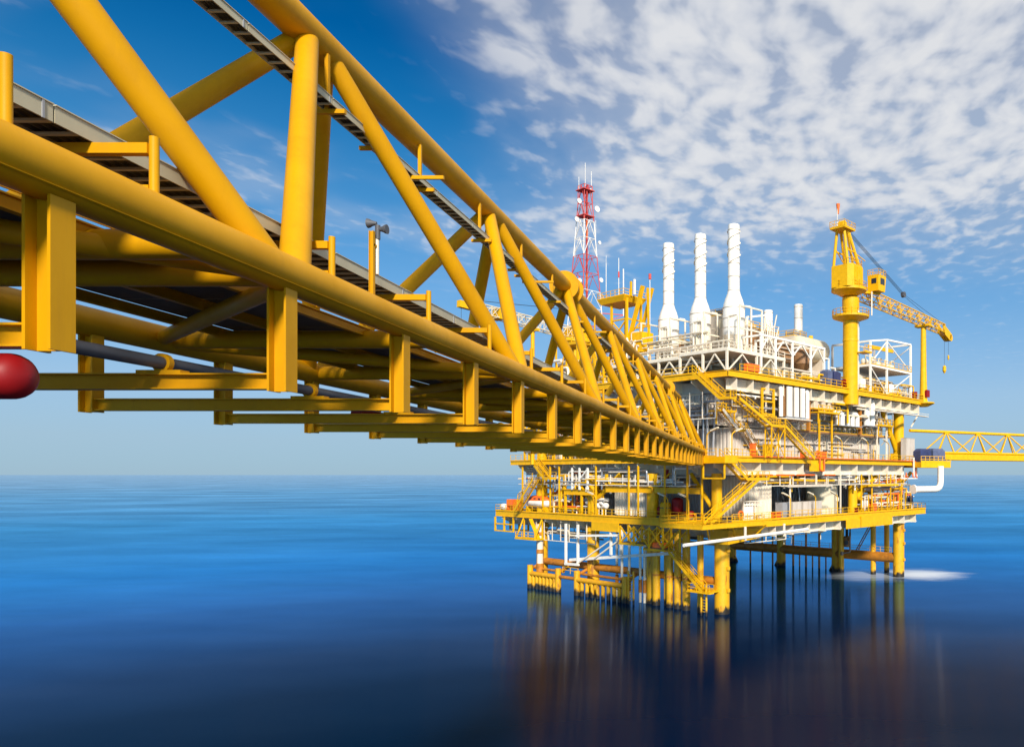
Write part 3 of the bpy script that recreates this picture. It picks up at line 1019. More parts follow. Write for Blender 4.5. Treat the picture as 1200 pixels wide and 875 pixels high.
def columns():
    for u, v, r in ((0.2, 1.2, 0.8), (0, 14.7, 0.95), (0, 29.4, 0.95), (0, 44, 0.95), (34.8, -0.4, 0.85), (52.4, 0, 0.95), (52.4, 14.7, 0.9), (31, 14.7, 0.9), (16, 14.7, 0.9)):
        plat.part('column', MB().tube((u, v, ZL + 0.002), (u, v, ZM - 2.3), r, n=24), 'yellow', under=None)
    for u, v, r in ((52.4, 0, 1.05), (52.4, 14.7, 0.95), (0, 44, 0.9), (0, 29.4, 0.9)):
        plat.part('column', MB().tube((u, v, ZM + 0.002), (u, v, ZU - 2.55), r, n=24), 'yellow')
    for a, b, r in (((35.5, -0.4, 15.8), (43.4, -0.4, 20.3), 0.55), ((51.6, -0.2, 16.0), (45.5, -0.2, 20.2), 0.5), ((53.0, -0.2, 18.3), (57.0, -0.2, 20.6), 0.35),
                    ((51.6, 0.2, 25.2), (46.5, 0.2, 32.4), 0.5), ((0.2, 6.5, 20.3), (0.1, 2.2, 15.5), 0.35), ((0, 30.2, 16), (0, 36, 20.3), 0.4), ((0, 28.6, 16), (0, 22, 20.3), 0.4)):
        plat.part('knee_brace', MB().tube(a, b, r, n=16), 'yellow')
    # bracket under the overhang at the far corner
    plat.part('knee_brace', MB().bar((53.4, -2.2, 29.6), (56.6, -2.2, 32.4), 0.2), 'white')
    # white service walkway slung below the edge of the upper deck
    w = plat.part('slung_walkway', MB().box((37, -4.0, 31.75), (57.5, -3.15, 31.9)), 'white')
    plat.part('walkway_rail', MB().bar((37, -4.0, 32.25), (57.5, -4.0, 32.25), 0.08), 'white', under=w)
    # yellow screens hung on the lower deck edge
    plat.part('edge_panel', MB().box((33.0, -3.34, 10.9), (44.0, -3.20, 12.9)), 'yellow', under=low, label='bright clean yellow hanging panel')
    plat.part('edge_panel', MB().box((28.2, -3.30, 10.9), (32.8, -3.20, 12.5)), 'yellow', under=low)
    plat.part('edge_panel', MB().box((-2.32, 20.2, 11.0), (-2.20, 27.0, 12.45)), 'yellow', under=low)
    plat.part('edge_panel', MB().box((17.4, -3.30, 20.75), (21.5, -3.22, 22.0)), 'yellow', under=main)
    # sloping yellow apron below the corner of the lower deck
    m = MB()
    m.hexa([(-1.9, -2.9, 10.3), (5.5, -2.9, 10.9), (5.5, -0.6, 10.3), (-1.9, 0.6, 10.2), (-1.9, -2.95, 12.33), (5.5, -2.95, 12.33), (5.5, -0.6, 12.33), (-1.9, 0.6, 12.33)])
    plat.part('corner_apron', m, 'yellow', under=low)


columns()


# ------------------------------------------------------------------ corrugated modules
def corr_wall(t, p0, p1, z0, z1, mat='panel_grey', panel=4.0, pitch=0.62, dep=0.16, under=None, name='wall_panel'):
    """wall from p0 to p1 (u, v) split into panels with pressed vertical ribs; outside is to the right of p0->p1"""
    p0, p1 = Vector((*p0, 0)), Vector((*p1, 0))
    d = p1 - p0
    ln = d.length
    d.normalize()
    nrm = Vector((d.y, -d.x, 0))
    n = max(1, round(ln / panel))
    w = ln / n
    for i in range(n):
        a = i * w + 0.03
        b = (i + 1) * w - 0.03
        m = MB()
        k = max(1, int((b - a) / pitch))
        st = (b - a) / k
        prof = []
        for j in range(k):
            x = a + j * st
            prof += [(x, 0), (x + st * 0.42, 0), (x + st * 0.5, dep), (x + st * 0.92, dep)]
        prof.append((b, 0))
        base = len(m.v)
        for x, o in prof:
            q = p0 + d * x + nrm * o
            m.v.append((q.x, q.y, z0))
            m.v.append((q.x, q.y, z1))
        for j in range(len(prof) - 1):
            q = base + 2 * j
            m._q((q, q + 2, q + 3, q + 1))
        # backing sheet gives the panel its thickness
        q0, q1 = p0 + d * a - nrm * 0.12, p0 + d * b - nrm * 0.12
        bb = len(m.v)
        m.v += [(q0.x, q0.y, z0), (q1.x, q1.y, z0), (q1.x, q1.y, z1), (q0.x, q0.y, z1)]
        m._q((bb + 1, bb, bb + 3, bb + 2))
        t.part(name, m, mat, under=under)


def module(label, u0, u1, v0, v1, z0, z1, mat='panel_grey', trim='white', panel=4.0, left=True, roof_mat=None, cat='module', name='equipment_module', group='corrugated steel modules'):
    t = Thing(name, label, cat, ((u0 + u1) / 2, (v0 + v1) / 2, z0), group=group)
    t.part('core', MB().box((u0 + 0.35, v0 + 0.35, z0 + 0.01), (u1 - 0.35, v1 - 0.35, z1 - 0.15)), 'dark_grey')
    corr_wall(t, (u0, v0), (u1, v0), z0 + 0.1, z1 - 0.2, mat, panel)
    corr_wall(t, (u0, v1), (u0, v0), z0 + 0.1, z1 - 0.2, mat, panel)
    corr_wall(t, (u1, v0), (u1, v1), z0 + 0.1, z1 - 0.2, mat, panel)
    t.part('roof', MB().box((u0 - 0.15, v0 - 0.2, z1 - 0.2), (u1 + 0.15, v1 + 0.15, z1)), roof_mat or trim)
    t.part('sill', MB().box((u0 - 0.1, v0 - 0.26, z0 + 0.005), (u1 + 0.1, v0 - 0.2, z0 + 0.22)), trim)
    for u, v in ((u0, v0), (u1, v0), (u0, v1)):
        t.part('corner_post', MB().box((u - 0.14, v - 0.24, z0 + 0.22), (u + 0.14, v + 0.14, z1 - 0.2)), trim)
    return t


def dress_wall(t, u0, u1, v, z0, z1, seed, n):
    rng = random.Random(seed)
    for k in range(n):
        u = rng.uniform(u0 + 0.5, u1 - 0.5)
        q = rng.random()
        if q < 0.5:
            t.part('conduit', MB().tube((u, v - 0.28, z0 + 0.3), (u, v - 0.28, rng.uniform(z0 + 1.5, z1 - 0.3)), rng.uniform(0.05, 0.11), n=6), rng.choice(['white', 'grey', 'yellow', 'beige']))
        elif q < 0.8:
            w, h, zz = rng.uniform(0.5, 1.2), rng.uniform(0.6, 1.3), rng.uniform(z0 + 0.8, z1 - 1.6)
            t.part('junction_box', MB().box((u, v - 0.5, zz), (u + w, v - 0.2, zz + h)), rng.choice(['white', 'grey', 'cream', 'yellow', 'beige']))
        else:
            zz = rng.uniform(z0 + 1.0, z1 - 0.5)
            t.part('wall_tray', MB().box((u, v - 0.55, zz), (min(u1, u + rng.uniform(3, 9)), v - 0.2, zz + 0.14)), rng.choice(['white', 'beige', 'yellow']))


def modules():
    t = module('long pale grey corrugated wall module at main deck level behind the stairs', 3.0, 46.5, 1.2, 20, ZM, 27.3)
    dress_wall(t, 4, 46, 1.2, ZM, 27.2, 3, 46)
    for u in (9.5, 24.0, 39.5):
        d = t.part('door', MB().box((u, 0.86, ZM + 0.25), (u + 1.1, 0.94, ZM + 2.4)), 'grey')
        t.part('door_handle', MB().box((u + 0.9, 0.82, ZM + 1.2), (u + 1.0, 0.859, ZM + 1.4)), 'black', under=d)
    t = module('upper pale grey corrugated wall module below the upper deck', 1.0, 49.0, 2.0, 20, 27.55, 32.4, panel=4.6)
    dress_wall(t, 2, 48, 2.0, 27.6, 32.2, 5, 50)
    module('grey corrugated module on the left face behind the end of the long bridge', 1.2, 8.0, 20.6, 44, ZM, 32.2)
    module('white corrugated wall block standing on the lower deck right of the stairs', 6.4, 11.6, 0.3, 6.5, ZL, 20.0, mat='white', panel=5.2)
    module('white corrugated wall block on the lower deck below the long bridge', 1.4, 8.0, 17.2, 25.2, ZL, 20.0, mat='white', panel=8)
    module('dark recessed grey module deep inside the lower deck', 14.0, 50.0, 7.5, 40, ZL, 20.1, mat='grey', panel=6)
    module('dim grey module inside the lower deck behind the red pumps', 4.5, 13.0, 8.5, 16.6, ZL, 20.0, mat='grey', panel=4)
    module('dim grey module inside the lower deck toward the lifeboat', 4.5, 13.0, 26.0, 40, ZL, 19.0, mat='grey', panel=5)
    # mezzanine ledge along the wall with brown edge
    t = Thing('service_ledge', 'thin brownish service ledge with pipes running along the corrugated wall', 'walkway', (25, 0, 27.3))
    t.part('ledge_plate', MB().box((10.5, -0.6, 27.32), (48.0, 1.9, 27.45)), 'beige')
    t.part('ledge_edge', MB().box((10.5, -0.72, 27.2), (48.0, -0.61, 27.5)), 'brown')
    for k in range(9):
        u = 12 + k * 4.4
        t.part('ledge_bracket', MB().bar((u, 0.9, 25.9), (u, -0.5, 27.25), 0.14), 'white')
    t.part('ledge_rail', MB().rail([(18.6, -0.66, 27.5), (47.9, -0.66, 27.5)], w=0.08), 'yellow')
    for k, (v, r) in enumerate(((0.2, 0.14), (0.7, 0.1), (1.2, 0.16))):
        t.part('ledge_pipe', MB().tube((11, v, 27.45 + r), (47.5, v, 27.45 + r), r, n=8), ('white', 'grey', 'beige')[k])


modules()


# ------------------------------------------------------------------ stairs
def flight(label, a, b, wdir, width=1.3, mat='yellow', group='yellow stair flights', landing=None, legs=None, string_mat=None):
    """stair flight from a (top) to b (bottom); wdir: unit (u, v) across; landing: length of the landing after b"""
    a, b = Vector(a), Vector(b)
    w = Vector((wdir[0], wdir[1], 0)) * (width / 2)
    t = Thing('stair_flight', label, 'stairs', b, group=group)
    hd = Vector((b.x - a.x, b.y - a.y, 0)).normalized()
    for s in (-1, 1):
        t.part('stringer', MB().bar(a + w * s, b + w * s, 0.08, 0.42), string_mat or mat)
    tr = MB()
    n = max(3, int(abs(a.z - b.z) / 0.24))
    for k in range(1, n):
        p = a + (b - a) * (k / n)
        tr.hexa([p - w * 0.95 - hd * 0.15 + Vector((0, 0, -0.02)), p + w * 0.95 - hd * 0.15 + Vector((0, 0, -0.02)), p + w * 0.95 + hd * 0.15 + Vector((0, 0, -0.02)), p - w * 0.95 + hd * 0.15 + Vector((0, 0, -0.02)),
                 p - w * 0.95 - hd * 0.15 + Vector((0, 0, 0.02)), p + w * 0.95 - hd * 0.15 + Vector((0, 0, 0.02)), p + w * 0.95 + hd * 0.15 + Vector((0, 0, 0.02)), p - w * 0.95 + hd * 0.15 + Vector((0, 0, 0.02))])
    t.part('treads', tr, mat, kind='stuff')
    for s in (-1, 1):
        m = MB()
        k = max(2, int((b - a).length / 1.5))
        for i in range(k + 1):
            p = a + (b - a) * (i / k) + w * s
            m.bar(p, p + Vector((0, 0, 1.1)), 0.07)
        for hh in (1.1, 0.6):
            m.bar(a + w * s + Vector((0, 0, hh)), b + w * s + Vector((0, 0, hh)), 0.075)
        t.part('handrail', m, mat)
    if landing:
        c = b + hd * landing
        lp = t.part('landing', MB().hexa([b - w + Vector((0, 0, -0.22)), b + w + Vector((0, 0, -0.22)), c + w + Vector((0, 0, -0.22)), c - w + Vector((0, 0, -0.22)), b - w, b + w, c + w, c - w]), mat)
        for s in (-1, 1):
            t.part('landing_rail', MB().rail([b + w * s, c + w * s], step=1.2), mat, under=lp)
        if legs is not None:
            for p in (b, c):
                for s in (-1, 1):
                    q = p + w * s * 0.92
                    t.part('landing_post', MB().bar((q.x, q.y, legs), (q.x, q.y, q.z - 0.221), 0.16), mat, under=lp)
            for s in (-1, 1):
                q, e = b + w * s * 0.92, c + w * s * 0.92
                t.part('landing_brace', MB().bar((q.x, q.y, legs + 0.1), (e.x, e.y, e.z - 0.3), 0.1), mat, under=lp)
                t.part('landing_brace', MB().bar((e.x, e.y, legs + 0.1), (q.x, q.y, q.z - 0.3), 0.1), mat, under=lp)
    return t


def stairs():
    flight('topmost stair flight going down from the upper deck at the left of the corner', (-3.1, 2.4, 34.9), (-3.1, -2.9, 30.9), (1, 0), landing=2.0)
    flight('long stair flight going down past the tall white ducts to a landing', (-1.6, -4.2, 30.9), (5.6, -4.2, 27.5), (0, 1), landing=3.2, legs=ZM + 0.02)
    flight('stair flight from the braced landing to the main deck below the tall white ducts', (9.0, -4.2, 27.5), (16.6, -4.2, ZM + 0.05), (0, 1))
    flight('inner upper stair flight with white stringer against the corrugated wall', (-0.4, 0.0, 29.7), (3.0, 0.0, 26.9), (0, 1), width=1.1, landing=1.7, string_mat='white')
    flight('inner lower stair flight with white stringer reaching the main deck', (4.8, 0.0, 26.9), (8.6, 0.0, ZM + 0.05), (0, 1), width=1.1, string_mat='white')
    flight('stair flight dropping from the bridge landing below main deck level', (-4.4, -4.2, ZM), (0.0, -4.2, 19.6), (0, 1), landing=5.0)
    flight('stair flight doubling back down to the lower deck corner', (2.6, -4.2, 19.5), (-7.6, -4.2, 13.6), (0, 1), width=1.2)
    flight('stair flight from the lattice basket down beside the yellow caissons', (-3.3, 7.2, 8.8), (-3.3, 0.4, 3.5), (1, 0), width=1.0, landing=1.4)
    flight('stair flight at the far left end below the main deck edge', (-3.0, 41.9, 22.4), (-3.0, 38.4, 19.6), (1, 0), landing=1.8)
    flight('low stair flight at the far left going down toward the lifeboat', (-3.0, 41.6, 19.4), (-3.0, 47.6, ZL + 0.1), (1, 0))
    # small platform joining bridge and deck
    t = Thing('bridge_landing', 'yellow landing platform where the long bridge meets the main deck', 'walkway', (-3.5, 1, ZM))
    t.part('landing_plate', MB().prism([(-2.25, -5.0), (-2.25, 10.0), (-3.2, 9.0), (-5.0, 0.5), (-5.0, -5.0)], ZM - 0.9, ZM + 0.02), 'yellow')
    t.part('handrail', MB().rail([(-5.0, -3.4, ZM + 0.02), (-5.0, 0.5, ZM + 0.02)]), 'yellow')
    t.part('handrail', MB().rail([(-5.0, -5.0, ZM + 0.02), (-2.25, -5.0, ZM + 0.02), (-0.7, -3.05, ZM + 0.06)]), 'yellow')
    t.part('support_post', MB().bar((-4.6, -4.6, ZM - 3.0), (-4.6, -4.6, ZM - 0.9), 0.2), 'yellow')
    t.part('support_post', MB().bar((-4.6, -0.6, ZM - 3.0), (-4.6, -0.6, ZM - 0.9), 0.2), 'yellow')
    t.part('support_tie', MB().bar((-4.6, -4.6, ZM - 3.0), (-4.6, -0.6, ZM - 3.0), 0.2), 'yellow')
    # landing under the lower stair, with corner balcony
    t = Thing('corner_balcony', 'yellow balcony of the lower deck corner at the foot of the doubling stair', 'walkway', (-5, -4, ZL))
    t.part('balcony_plate', MB().box((-9.6, -5.2, ZL - 0.5), (-2.25, 3.0, ZL - 0.02)), 'yellow')
    t.part('balcony_plate', MB().box((-2.2, -5.2, ZL - 0.5), (5.0, -3.25, ZL - 0.02)), 'yellow')
    t.part('handrail', MB().rail([(5.0, -5.2, ZL - 0.02), (-9.6, -5.2, ZL - 0.02), (-9.6, 3.0, ZL - 0.02), (-2.3, 3.0, ZL - 0.02)]), 'yellow')
    for u in (-8.5, -3.2, 4.0):
        t.part('balcony_bracket', MB().bar((u, -5.0, ZL - 0.52), (u + (2.6 if u < 0 else -0.5), -3.0, ZL - 2.4), 0.18), 'yellow')


stairs()


# ------------------------------------------------------------------ exhaust stacks
def stack(u, v, label, zb=42.4):
    t = Thing('exhaust_stack', label, 'exhaust stack', (u, v, 38.6), group='tall white exhaust stacks')
    n = 32
    c = (u, v, 0)
    t.part('silencer_drum', MB().lathe(c, [(1.70, 42.2), (1.77, 42.4), (1.77, 46.4), (1.72, 46.6)], n), 'white_clean')
    t.part('shoulder_cone', MB().lathe(c, [(1.72, 46.6), (1.66, 47.1), (1.40, 48.0), (1.08, 48.8), (0.96, 49.3)], n), 'white_clean')
    tb = t.part('stack_tube', MB().lathe(c, [(0.94, 49.3), (0.94, 59.5), (0.90, 59.8), (0.80, 59.8), (0.80, 59.0)], n), 'white_clean')
    for z in (43.3, 44.8, 46.5):
        t.part('drum_band', MB().tube((u, v, z), (u, v, z + 0.12), 1.83, n=n), 'beige')
    for z in (49.3, 51.5, 53.6, 55.8, 58.9):
        t.part('tube_band', MB().tube((u, v, z), (u, v, z + 0.1), 0.99, n=n), 'beige', under=tb)
    # spiral wind strakes on the upper length: thin fins winding round
    for s in range(2):
        m = MB()
        N = 44
        base = len(m.v)
        for i in range(N + 1):
            a = 2 * math.pi * (1.35 * i / N) + math.pi * s
            z = 53.7 + 5.1 * i / N
            for r in (0.90, 1.10):
                for dz in (-0.035, 0.035):
                    m.v.append((u + r * math.cos(a), v + r * math.sin(a), z + dz))
        for i in range(N):
            q = base + 4 * i
            for k0, k1 in ((0, 2), (2, 3), (3, 1)):
                m._q((q + k0, q + k1, q + 4 + k1, q + 4 + k0))
        t.part('wind_strake', m, 'white', under=tb)
    t.part('hopper', MB().lathe(c, [(0.5, 40.2), (1.3, 41.6), (1.70, 42.2)], n), 'white')
    for k in range(4):
        a = math.pi / 4 + k * math.pi / 2
        t.part('support_leg', MB().bar((u + 2.0 * math.cos(a), v + 2.0 * math.sin(a), 38.62), (u + 1.5 * math.cos(a), v + 1.5 * math.sin(a), 42.5), 0.24), 'white')
    t.part('inlet_duct', MB().box((u + 0.6, v - 0.8, 39.2), (u + 4.2, v + 0.8, 40.9)), 'white')
    t.part('side_pipe', MB().pipe([(u + 1.4, v - 1.2, 47.0), (u + 2.4, v - 1.6, 47.0), (u + 2.4, v - 1.6, 38.7)], 0.16), 'white')
    return t


stack(8.6, 5.2, 'tall white exhaust stack nearest the crane, highest of the three')
stack(8.8, 12.7, 'middle one of three tall white exhaust stacks')
stack(9.0, 20.4, 'tall white exhaust stack nearest the red and white mast')


def small_stack(u, v, z0, z1, label):
    t = Thing('exhaust_stack', label, 'exhaust stack', (u, v, ZU), group='short white exhaust stacks')
    r = 0.85
    t.part('stack_tube', MB().lathe((u, v, 0), [(r, z0), (r, z1 - 0.2), (r * 0.95, z1), (r * 0.8, z1), (r * 0.8, z1 - 0.5)], 24), 'white_clean')
    for z in (z0 + 0.2, (z0 + z1) / 2, z1 - 0.5):
        t.part('tube_band', MB().tube((u, v, z), (u, v, z + 0.1), r + 0.05, n=24), 'beige')
    t.part('hood', MB().hexa([(u - 2.2, v - 2.2, z0 - 4), (u + 2.2, v - 2.2, z0 - 4), (u + 2.2, v + 2.2, z0 - 4), (u - 2.2, v + 2.2, z0 - 4), (u - 0.9, v - 0.9, z0), (u + 0.9, v - 0.9, z0), (u + 0.9, v + 0.9, z0), (u - 0.9, v + 0.9, z0)]), 'grey')
    t.part('plinth', MB().box((u - 2.2, v - 2.2, ZU + 0.01), (u + 2.2, v + 2.2, z0 - 4)), 'beige')


small_stack(28.4, 14, 46.5, 50.7, 'short white exhaust stack between the tall stacks and the crane, lower one')
small_stack(37.9, 14, 48.0, 53.4, 'short white exhaust stack just left of the crane column, taller one')


def stack_deck():
    t = Thing('stack_platform', 'white framed platform carrying the three tall exhaust stacks', 'platform', (6, 10, ZU))
    for (v0, v1, z) in ((-1.0, 8.8, 38.6), (9.0, 25.0, 38.2)):
        pl = t.part('platform_plate', MB().box((0, v0, z - 0.35), (14, v1, z)), 'white')
        t.part('handrail', MB().rail([(0.1, v1 - 0.1, z), (0.1, v0 + 0.1, z), (13.9, v0 + 0.1, z)], step=1.6, w=0.08), 'white', under=pl)
    vv = [-0.8, 4.0, 8.8, 13.5, 18.5, 24.6]
    for v in vv:
        for u in (0.2, 7.0, 13.8):
            z = 38.25 if v < 8.9 else 37.85
            t.part('post', MB().bar((u, v, ZU + 0.005), (u, v, z), 0.32), 'white')
    for a, b in zip(vv, vv[1:]):
        mid = (a + b) / 2
        t.part('knee_brace', MB().bar((0.2, mid, 38.0 if a < 8 else 37.7), (0.2, a + 0.1, ZU + 0.3), 0.18), 'white')
        t.part('knee_brace', MB().bar((0.2, mid, 38.0 if a < 8 else 37.7), (0.2, b - 0.1, ZU + 0.3), 0.18), 'white')
    for a, b in ((0.2, 7.0), (7.0, 13.8)):
        t.part('knee_brace', MB().bar(((a + b) / 2, -0.8, 38.1), (a + 0.1, -0.8, ZU + 0.3), 0.18), 'white')
        t.part('knee_brace', MB().bar(((a + b) / 2, -0.8, 38.1), (b - 0.1, -0.8, ZU + 0.3), 0.18), 'white')
    # upper service frames between the stacks
    for v in (1.4, 8.9, 16.6, 23.6):
        for u in (5.6, 11.0):
            t.part('frame_post', MB().bar((u, v, 38.6), (u, v, 46.2), 0.22), 'white')
        t.part('frame_beam', MB().bar((5.6, v, 46.1), (11.0, v, 46.1), 0.22), 'white')
        t.part('frame_beam', MB().bar((5.6, v, 42.6), (11.0, v, 42.6), 0.22), 'white')
        t.part('service_pipe', MB().pipe([(4.9, v - 0.3, 38.7), (4.9, v - 0.3, 44.5), (4.9, v + 1.6, 44.5), (4.9, v + 1.6, 39.0)], 0.17), 'white')
    for k in range(5):
        t.part('vent_pipe', MB().tube((5.2, 8.1 + 0.42 * k, 38.7), (5.2, 8.1 + 0.42 * k, 45.2 - 0.3 * (k % 2)), 0.14, n=8), 'white')
        t.part('vent_pipe', MB().tube((5.2, 15.9 + 0.42 * k, 38.3), (5.2, 15.9 + 0.42 * k, 44.6 - 0.3 * (k % 2)), 0.14, n=8), 'white')


stack_deck()

# ------------------------------------------------------------------ cranes and masts
def lattice_boom(t, p0, p1, w0, w1, up, n, mat, r=0.09, name='boom'):
    """four-chord lattice boom: each chord its own part, lacing one part"""
    p0, p1, up = Vector(p0), Vector(p1), Vector(up)
    d = (p1 - p0).normalized()
    a = d.cross(up).normalized()
    c = a.cross(d).normalized()
    cs = [(-1, -1), (1, -1), (1, 1), (-1, 1)]

    def pt(k, s):
        w = (w0 + (w1 - w0) * s) / 2
        return p0 + (p1 - p0) * s + a * (cs[k][0] * w) + c * (cs[k][1] * w)
    root = None
    for k in range(4):
        o = t.part(name + '_chord', MB().tube(pt(k, 0), pt(k, 1), r, n=6), mat, under=root)
        root = root or o
    m = MB()
    for i in range(n):
        s0, s1 = i / n, (i + 1) / n
        for k in range(4):
            k2 = (k + 1) % 4
            m.bar(pt(k, s0), pt(k2, s1) if (i + k) % 2 else pt(k, s0).lerp(pt(k2, s0), 1.0), r * 0.9)
            m.bar(pt(k if i % 2 else k2, s0), pt(k2 if i % 2 else k, s1), r * 0.9)
    t.part(name + '_lacing', m, mat, under=root, kind='stuff')
    return root


def main_crane():
    u, v = 30.6, -2.65
    t = Thing('pedestal_crane', 'tall yellow pedestal crane with lattice boom resting to the right', 'crane', (u, v, ZU - 2))
    col = t.part('pedestal', MB().lathe((u, v, 0), [(1.36, 32.4), (1.36, 48.6), (1.5, 49.0), (1.5, 50.9), (1.3, 51.1)], 32), 'yellow')
    t.part('pedestal_seam', MB().bar((u + 0.2, v - 1.38, 35), (u + 0.2, v - 1.38, 49.5), 0.12), 'white', under=col)
    t.part('pedestal_band', MB().tube((u, v, 43.4), (u, v, 43.7), 1.42, n=32), 'yellow', under=col)
    t.part('drain_pipe', MB().tube((u + 1.2, v - 0.9, 36), (u + 1.2, v - 0.9, 49.0), 0.09, n=8), 'white', under=col)
    t.part('rest_balcony', MB().box((u - 0.2, v - 3.0, 41.3), (u + 2.2, v - 1.2, 41.45)), 'yellow')
    t.part('balcony_rail', MB().rail([(u - 0.2, v - 3.0, 41.45), (u + 2.2, v - 3.0, 41.45), (u + 2.2, v - 1.3, 41.45)], w=0.07), 'yellow')
    # ring walkway
    n = 20
    rw = t.part('ring_walkway', MB().lathe((u, v, 0), [(1.5, 46.9), (3.2, 47.5), (3.2, 47.7), (1.5, 47.7)], n), 'yellow')
    pts = [(u + 3.2 * math.cos(2 * math.pi * k / n), v + 3.2 * math.sin(2 * math.pi * k / n), 47.7) for k in range(n + 1)]
    t.part('ring_rail', MB().rail(pts, step=1.2, w=0.07), 'yellow', under=rw)
    # slewing platform and machinery house
    sp = t.part('slew_platform', MB().lathe((u - 0.6, v, 0), [(1.4, 51.2), (2.9, 52.0), (3.1, 52.0), (3.1, 52.3), (1.4, 52.3)], 16), 'yellow')
    pts = [(u - 0.6 + 3.05 * math.cos(2 * math.pi * k / 16), v + 3.05 * math.sin(2 * math.pi * k / 16), 52.3) for k in range(17)]
    t.part('slew_rail', MB().rail(pts, step=1.2, w=0.07), 'yellow', under=sp)
    hx, hz0, hz1 = u - 1.3, 52.31, 56.0
    poly = [(hx - 2.3, v - 1.6), (hx - 1.3, v - 2.3), (hx + 1.5, v - 2.3), (hx + 2.4, v - 1.3), (hx + 2.4, v + 1.6), (hx + 1.5, v + 2.3), (hx - 1.3, v + 2.3), (hx - 2.3, v + 1.6)]
    hs = t.part('machinery_house', MB().prism(poly, hz0, hz1), 'yellow')
    for k in range(6):
        x = hx - 1.2 + 0.52 * k
        t.part('house_rib', MB().box((x, v - 2.38, hz0 + 0.2), (x + 0.1, v - 2.303, hz1 - 0.2)), 'yellow', under=hs)
    t.part('house_door', MB().box((hx - 0.05, v - 2.36, hz0 + 0.1), (hx + 0.8, v - 2.304, hz0 + 2.2)), 'yellow', under=hs)
    t.part('house_rail', MB().rail([(hx + 2.3, v - 1.4, hz1), (hx + 1.4, v - 2.2, hz1), (hx - 1.3, v - 2.2, hz1), (hx - 2.2, v - 1.5, hz1)], w=0.07), 'yellow', under=hs)
    # operator's cab
    cx, cy, cz = u + 5.0, v - 2.2, 52.6
    cab = t.part('cab', MB().hexa([(cx - 1.2, cy - 1.1, cz), (cx + 1.1, cy - 1.1, cz), (cx + 1.1, cy + 1.1, cz), (cx - 1.2, cy + 1.1, cz), (cx - 1.2, cy - 1.1, cz + 2.7), (cx + 1.5, cy - 1.1, cz + 2.7), (cx + 1.5, cy + 1.1, cz + 2.7), (cx - 1.2, cy + 1.1, cz + 2.7)]), 'yellow')
    t.part('cab_window', MB().box((cx - 0.5, cy - 1.14, cz + 1.2), (cx + 0.9, cy - 1.105, cz + 2.3)), 'glass', under=cab)
    t.part('cab_window', MB().box((cx - 1.24, cy - 0.7, cz + 1.3), (cx - 1.205, cy + 0.3, cz + 2.2)), 'glass', under=cab)
    t.part('cab_rail', MB().rail([(cx - 1.2, cy - 1.1, cz + 2.7), (cx + 1.4, cy - 1.1, cz + 2.7), (cx + 1.4, cy + 1.1, cz + 2.7), (cx - 1.2, cy + 1.1, cz + 2.7), (cx - 1.2, cy - 1.1, cz + 2.7)], step=0.9, w=0.06), 'yellow', under=cab)
    t.part('cab_bracket', MB().bar((u + 0.8, v - 0.8, 52.1), (cx + 1.0, cy, cz - 0.15), 0.7, 0.3), 'yellow')
    t.part('access_pipe', MB().tube((cx - 1.6, cy, 48.2), (cx - 1.6, cy, 52.4), 0.12, n=8), 'white')
    # A-frame
    top = Vector((u - 2.6, v, 62.2))
    for s in (-1.2, 1.2):
        t.part('a_frame_leg', MB().tube((hx - 1.9, v + s * 1.2, 56.0), top + Vector((-0.6, s * 0.6, 0)), 0.26, n=12), 'yellow')
        t.part('a_frame_leg', MB().tube((hx + 1.9, v + s * 1.2, 56.0), top + Vector((0.6, s * 0.6, 0)), 0.28, n=12), 'yellow')
        t.part('a_frame_tie', MB().bar((hx - 1.75, v + s, 58.6), (hx + 1.0, v + s, 58.6), 0.22), 'yellow')
        t.part('a_frame_cross', MB().bar((hx - 1.6, v + s, 59.0), (hx + 1.6, v + s, 56.6), 0.14), 'yellow')
    t.part('a_frame_ladder', MB().bar((hx + 0.2, v - 1.2, 56.1), (top.x + 0.1, v - 0.8, 62.0), 0.5, 0.1), 'yellow')
    t.part('a_frame_arm', MB().bar((hx + 0.6, v - 0.9, 58.8), (hx + 4.6, v - 0.9, 58.0), 0.12), 'yellow')
    hp = t.part('head_platform', MB().box((top.x - 1.7, v - 1.5, 62.1), (top.x + 1.7, v + 1.5, 62.3)), 'yellow')
    t.part('head_rail', MB().rail([(top.x - 1.7, v - 1.5, 62.3), (top.x + 1.7, v - 1.5, 62.3), (top.x + 1.7, v + 1.5, 62.3), (top.x - 1.7, v + 1.5, 62.3), (top.x - 1.7, v - 1.5, 62.3)], step=1.0, w=0.06), 'yellow', under=hp)
    t.part('head_sheave', MB().tube((top.x, v - 0.5, 63.1), (top.x, v + 0.5, 63.1), 0.7, n=18), 'yellow')
    t.part('wind_sock_pole', MB().tube((top.x - 1.6, v, 62.3), (top.x - 1.6, v, 66.4), 0.05, n=6), 'white')
    t.part('wind_sock', MB().lathe((top.x - 1.6 + 0.2, v, 0), [(0.16, 64.6), (0.34, 66.3)], 10), 'orange')
    # boom
    b0, b1 = (u + 2.4, v, 52.4), (66.0, v, 50.8)
    lattice_boom(t, b0, b1, 2.0, 1.7, (0, 0, 1), 17, 'yellow', 0.11)
    hd = t.part('boom_head', MB().prism([(0, 0), (1, 0), (1, 1), (0, 1)], 0, 0.01), 'yellow')
    m = MB()
    for s in (-0.6, 0.6):
        m.hexa([(65.6, v + s - 0.1, 49.9), (68.6, v + s - 0.1, 48.6), (68.6, v + s + 0.1, 48.6), (65.6, v + s + 0.1, 49.9), (65.6, v + s - 0.1, 51.8), (69.6, v + s - 0.1, 50.0), (69.6, v + s + 0.1, 50.0), (65.6, v + s + 0.1, 51.8)])
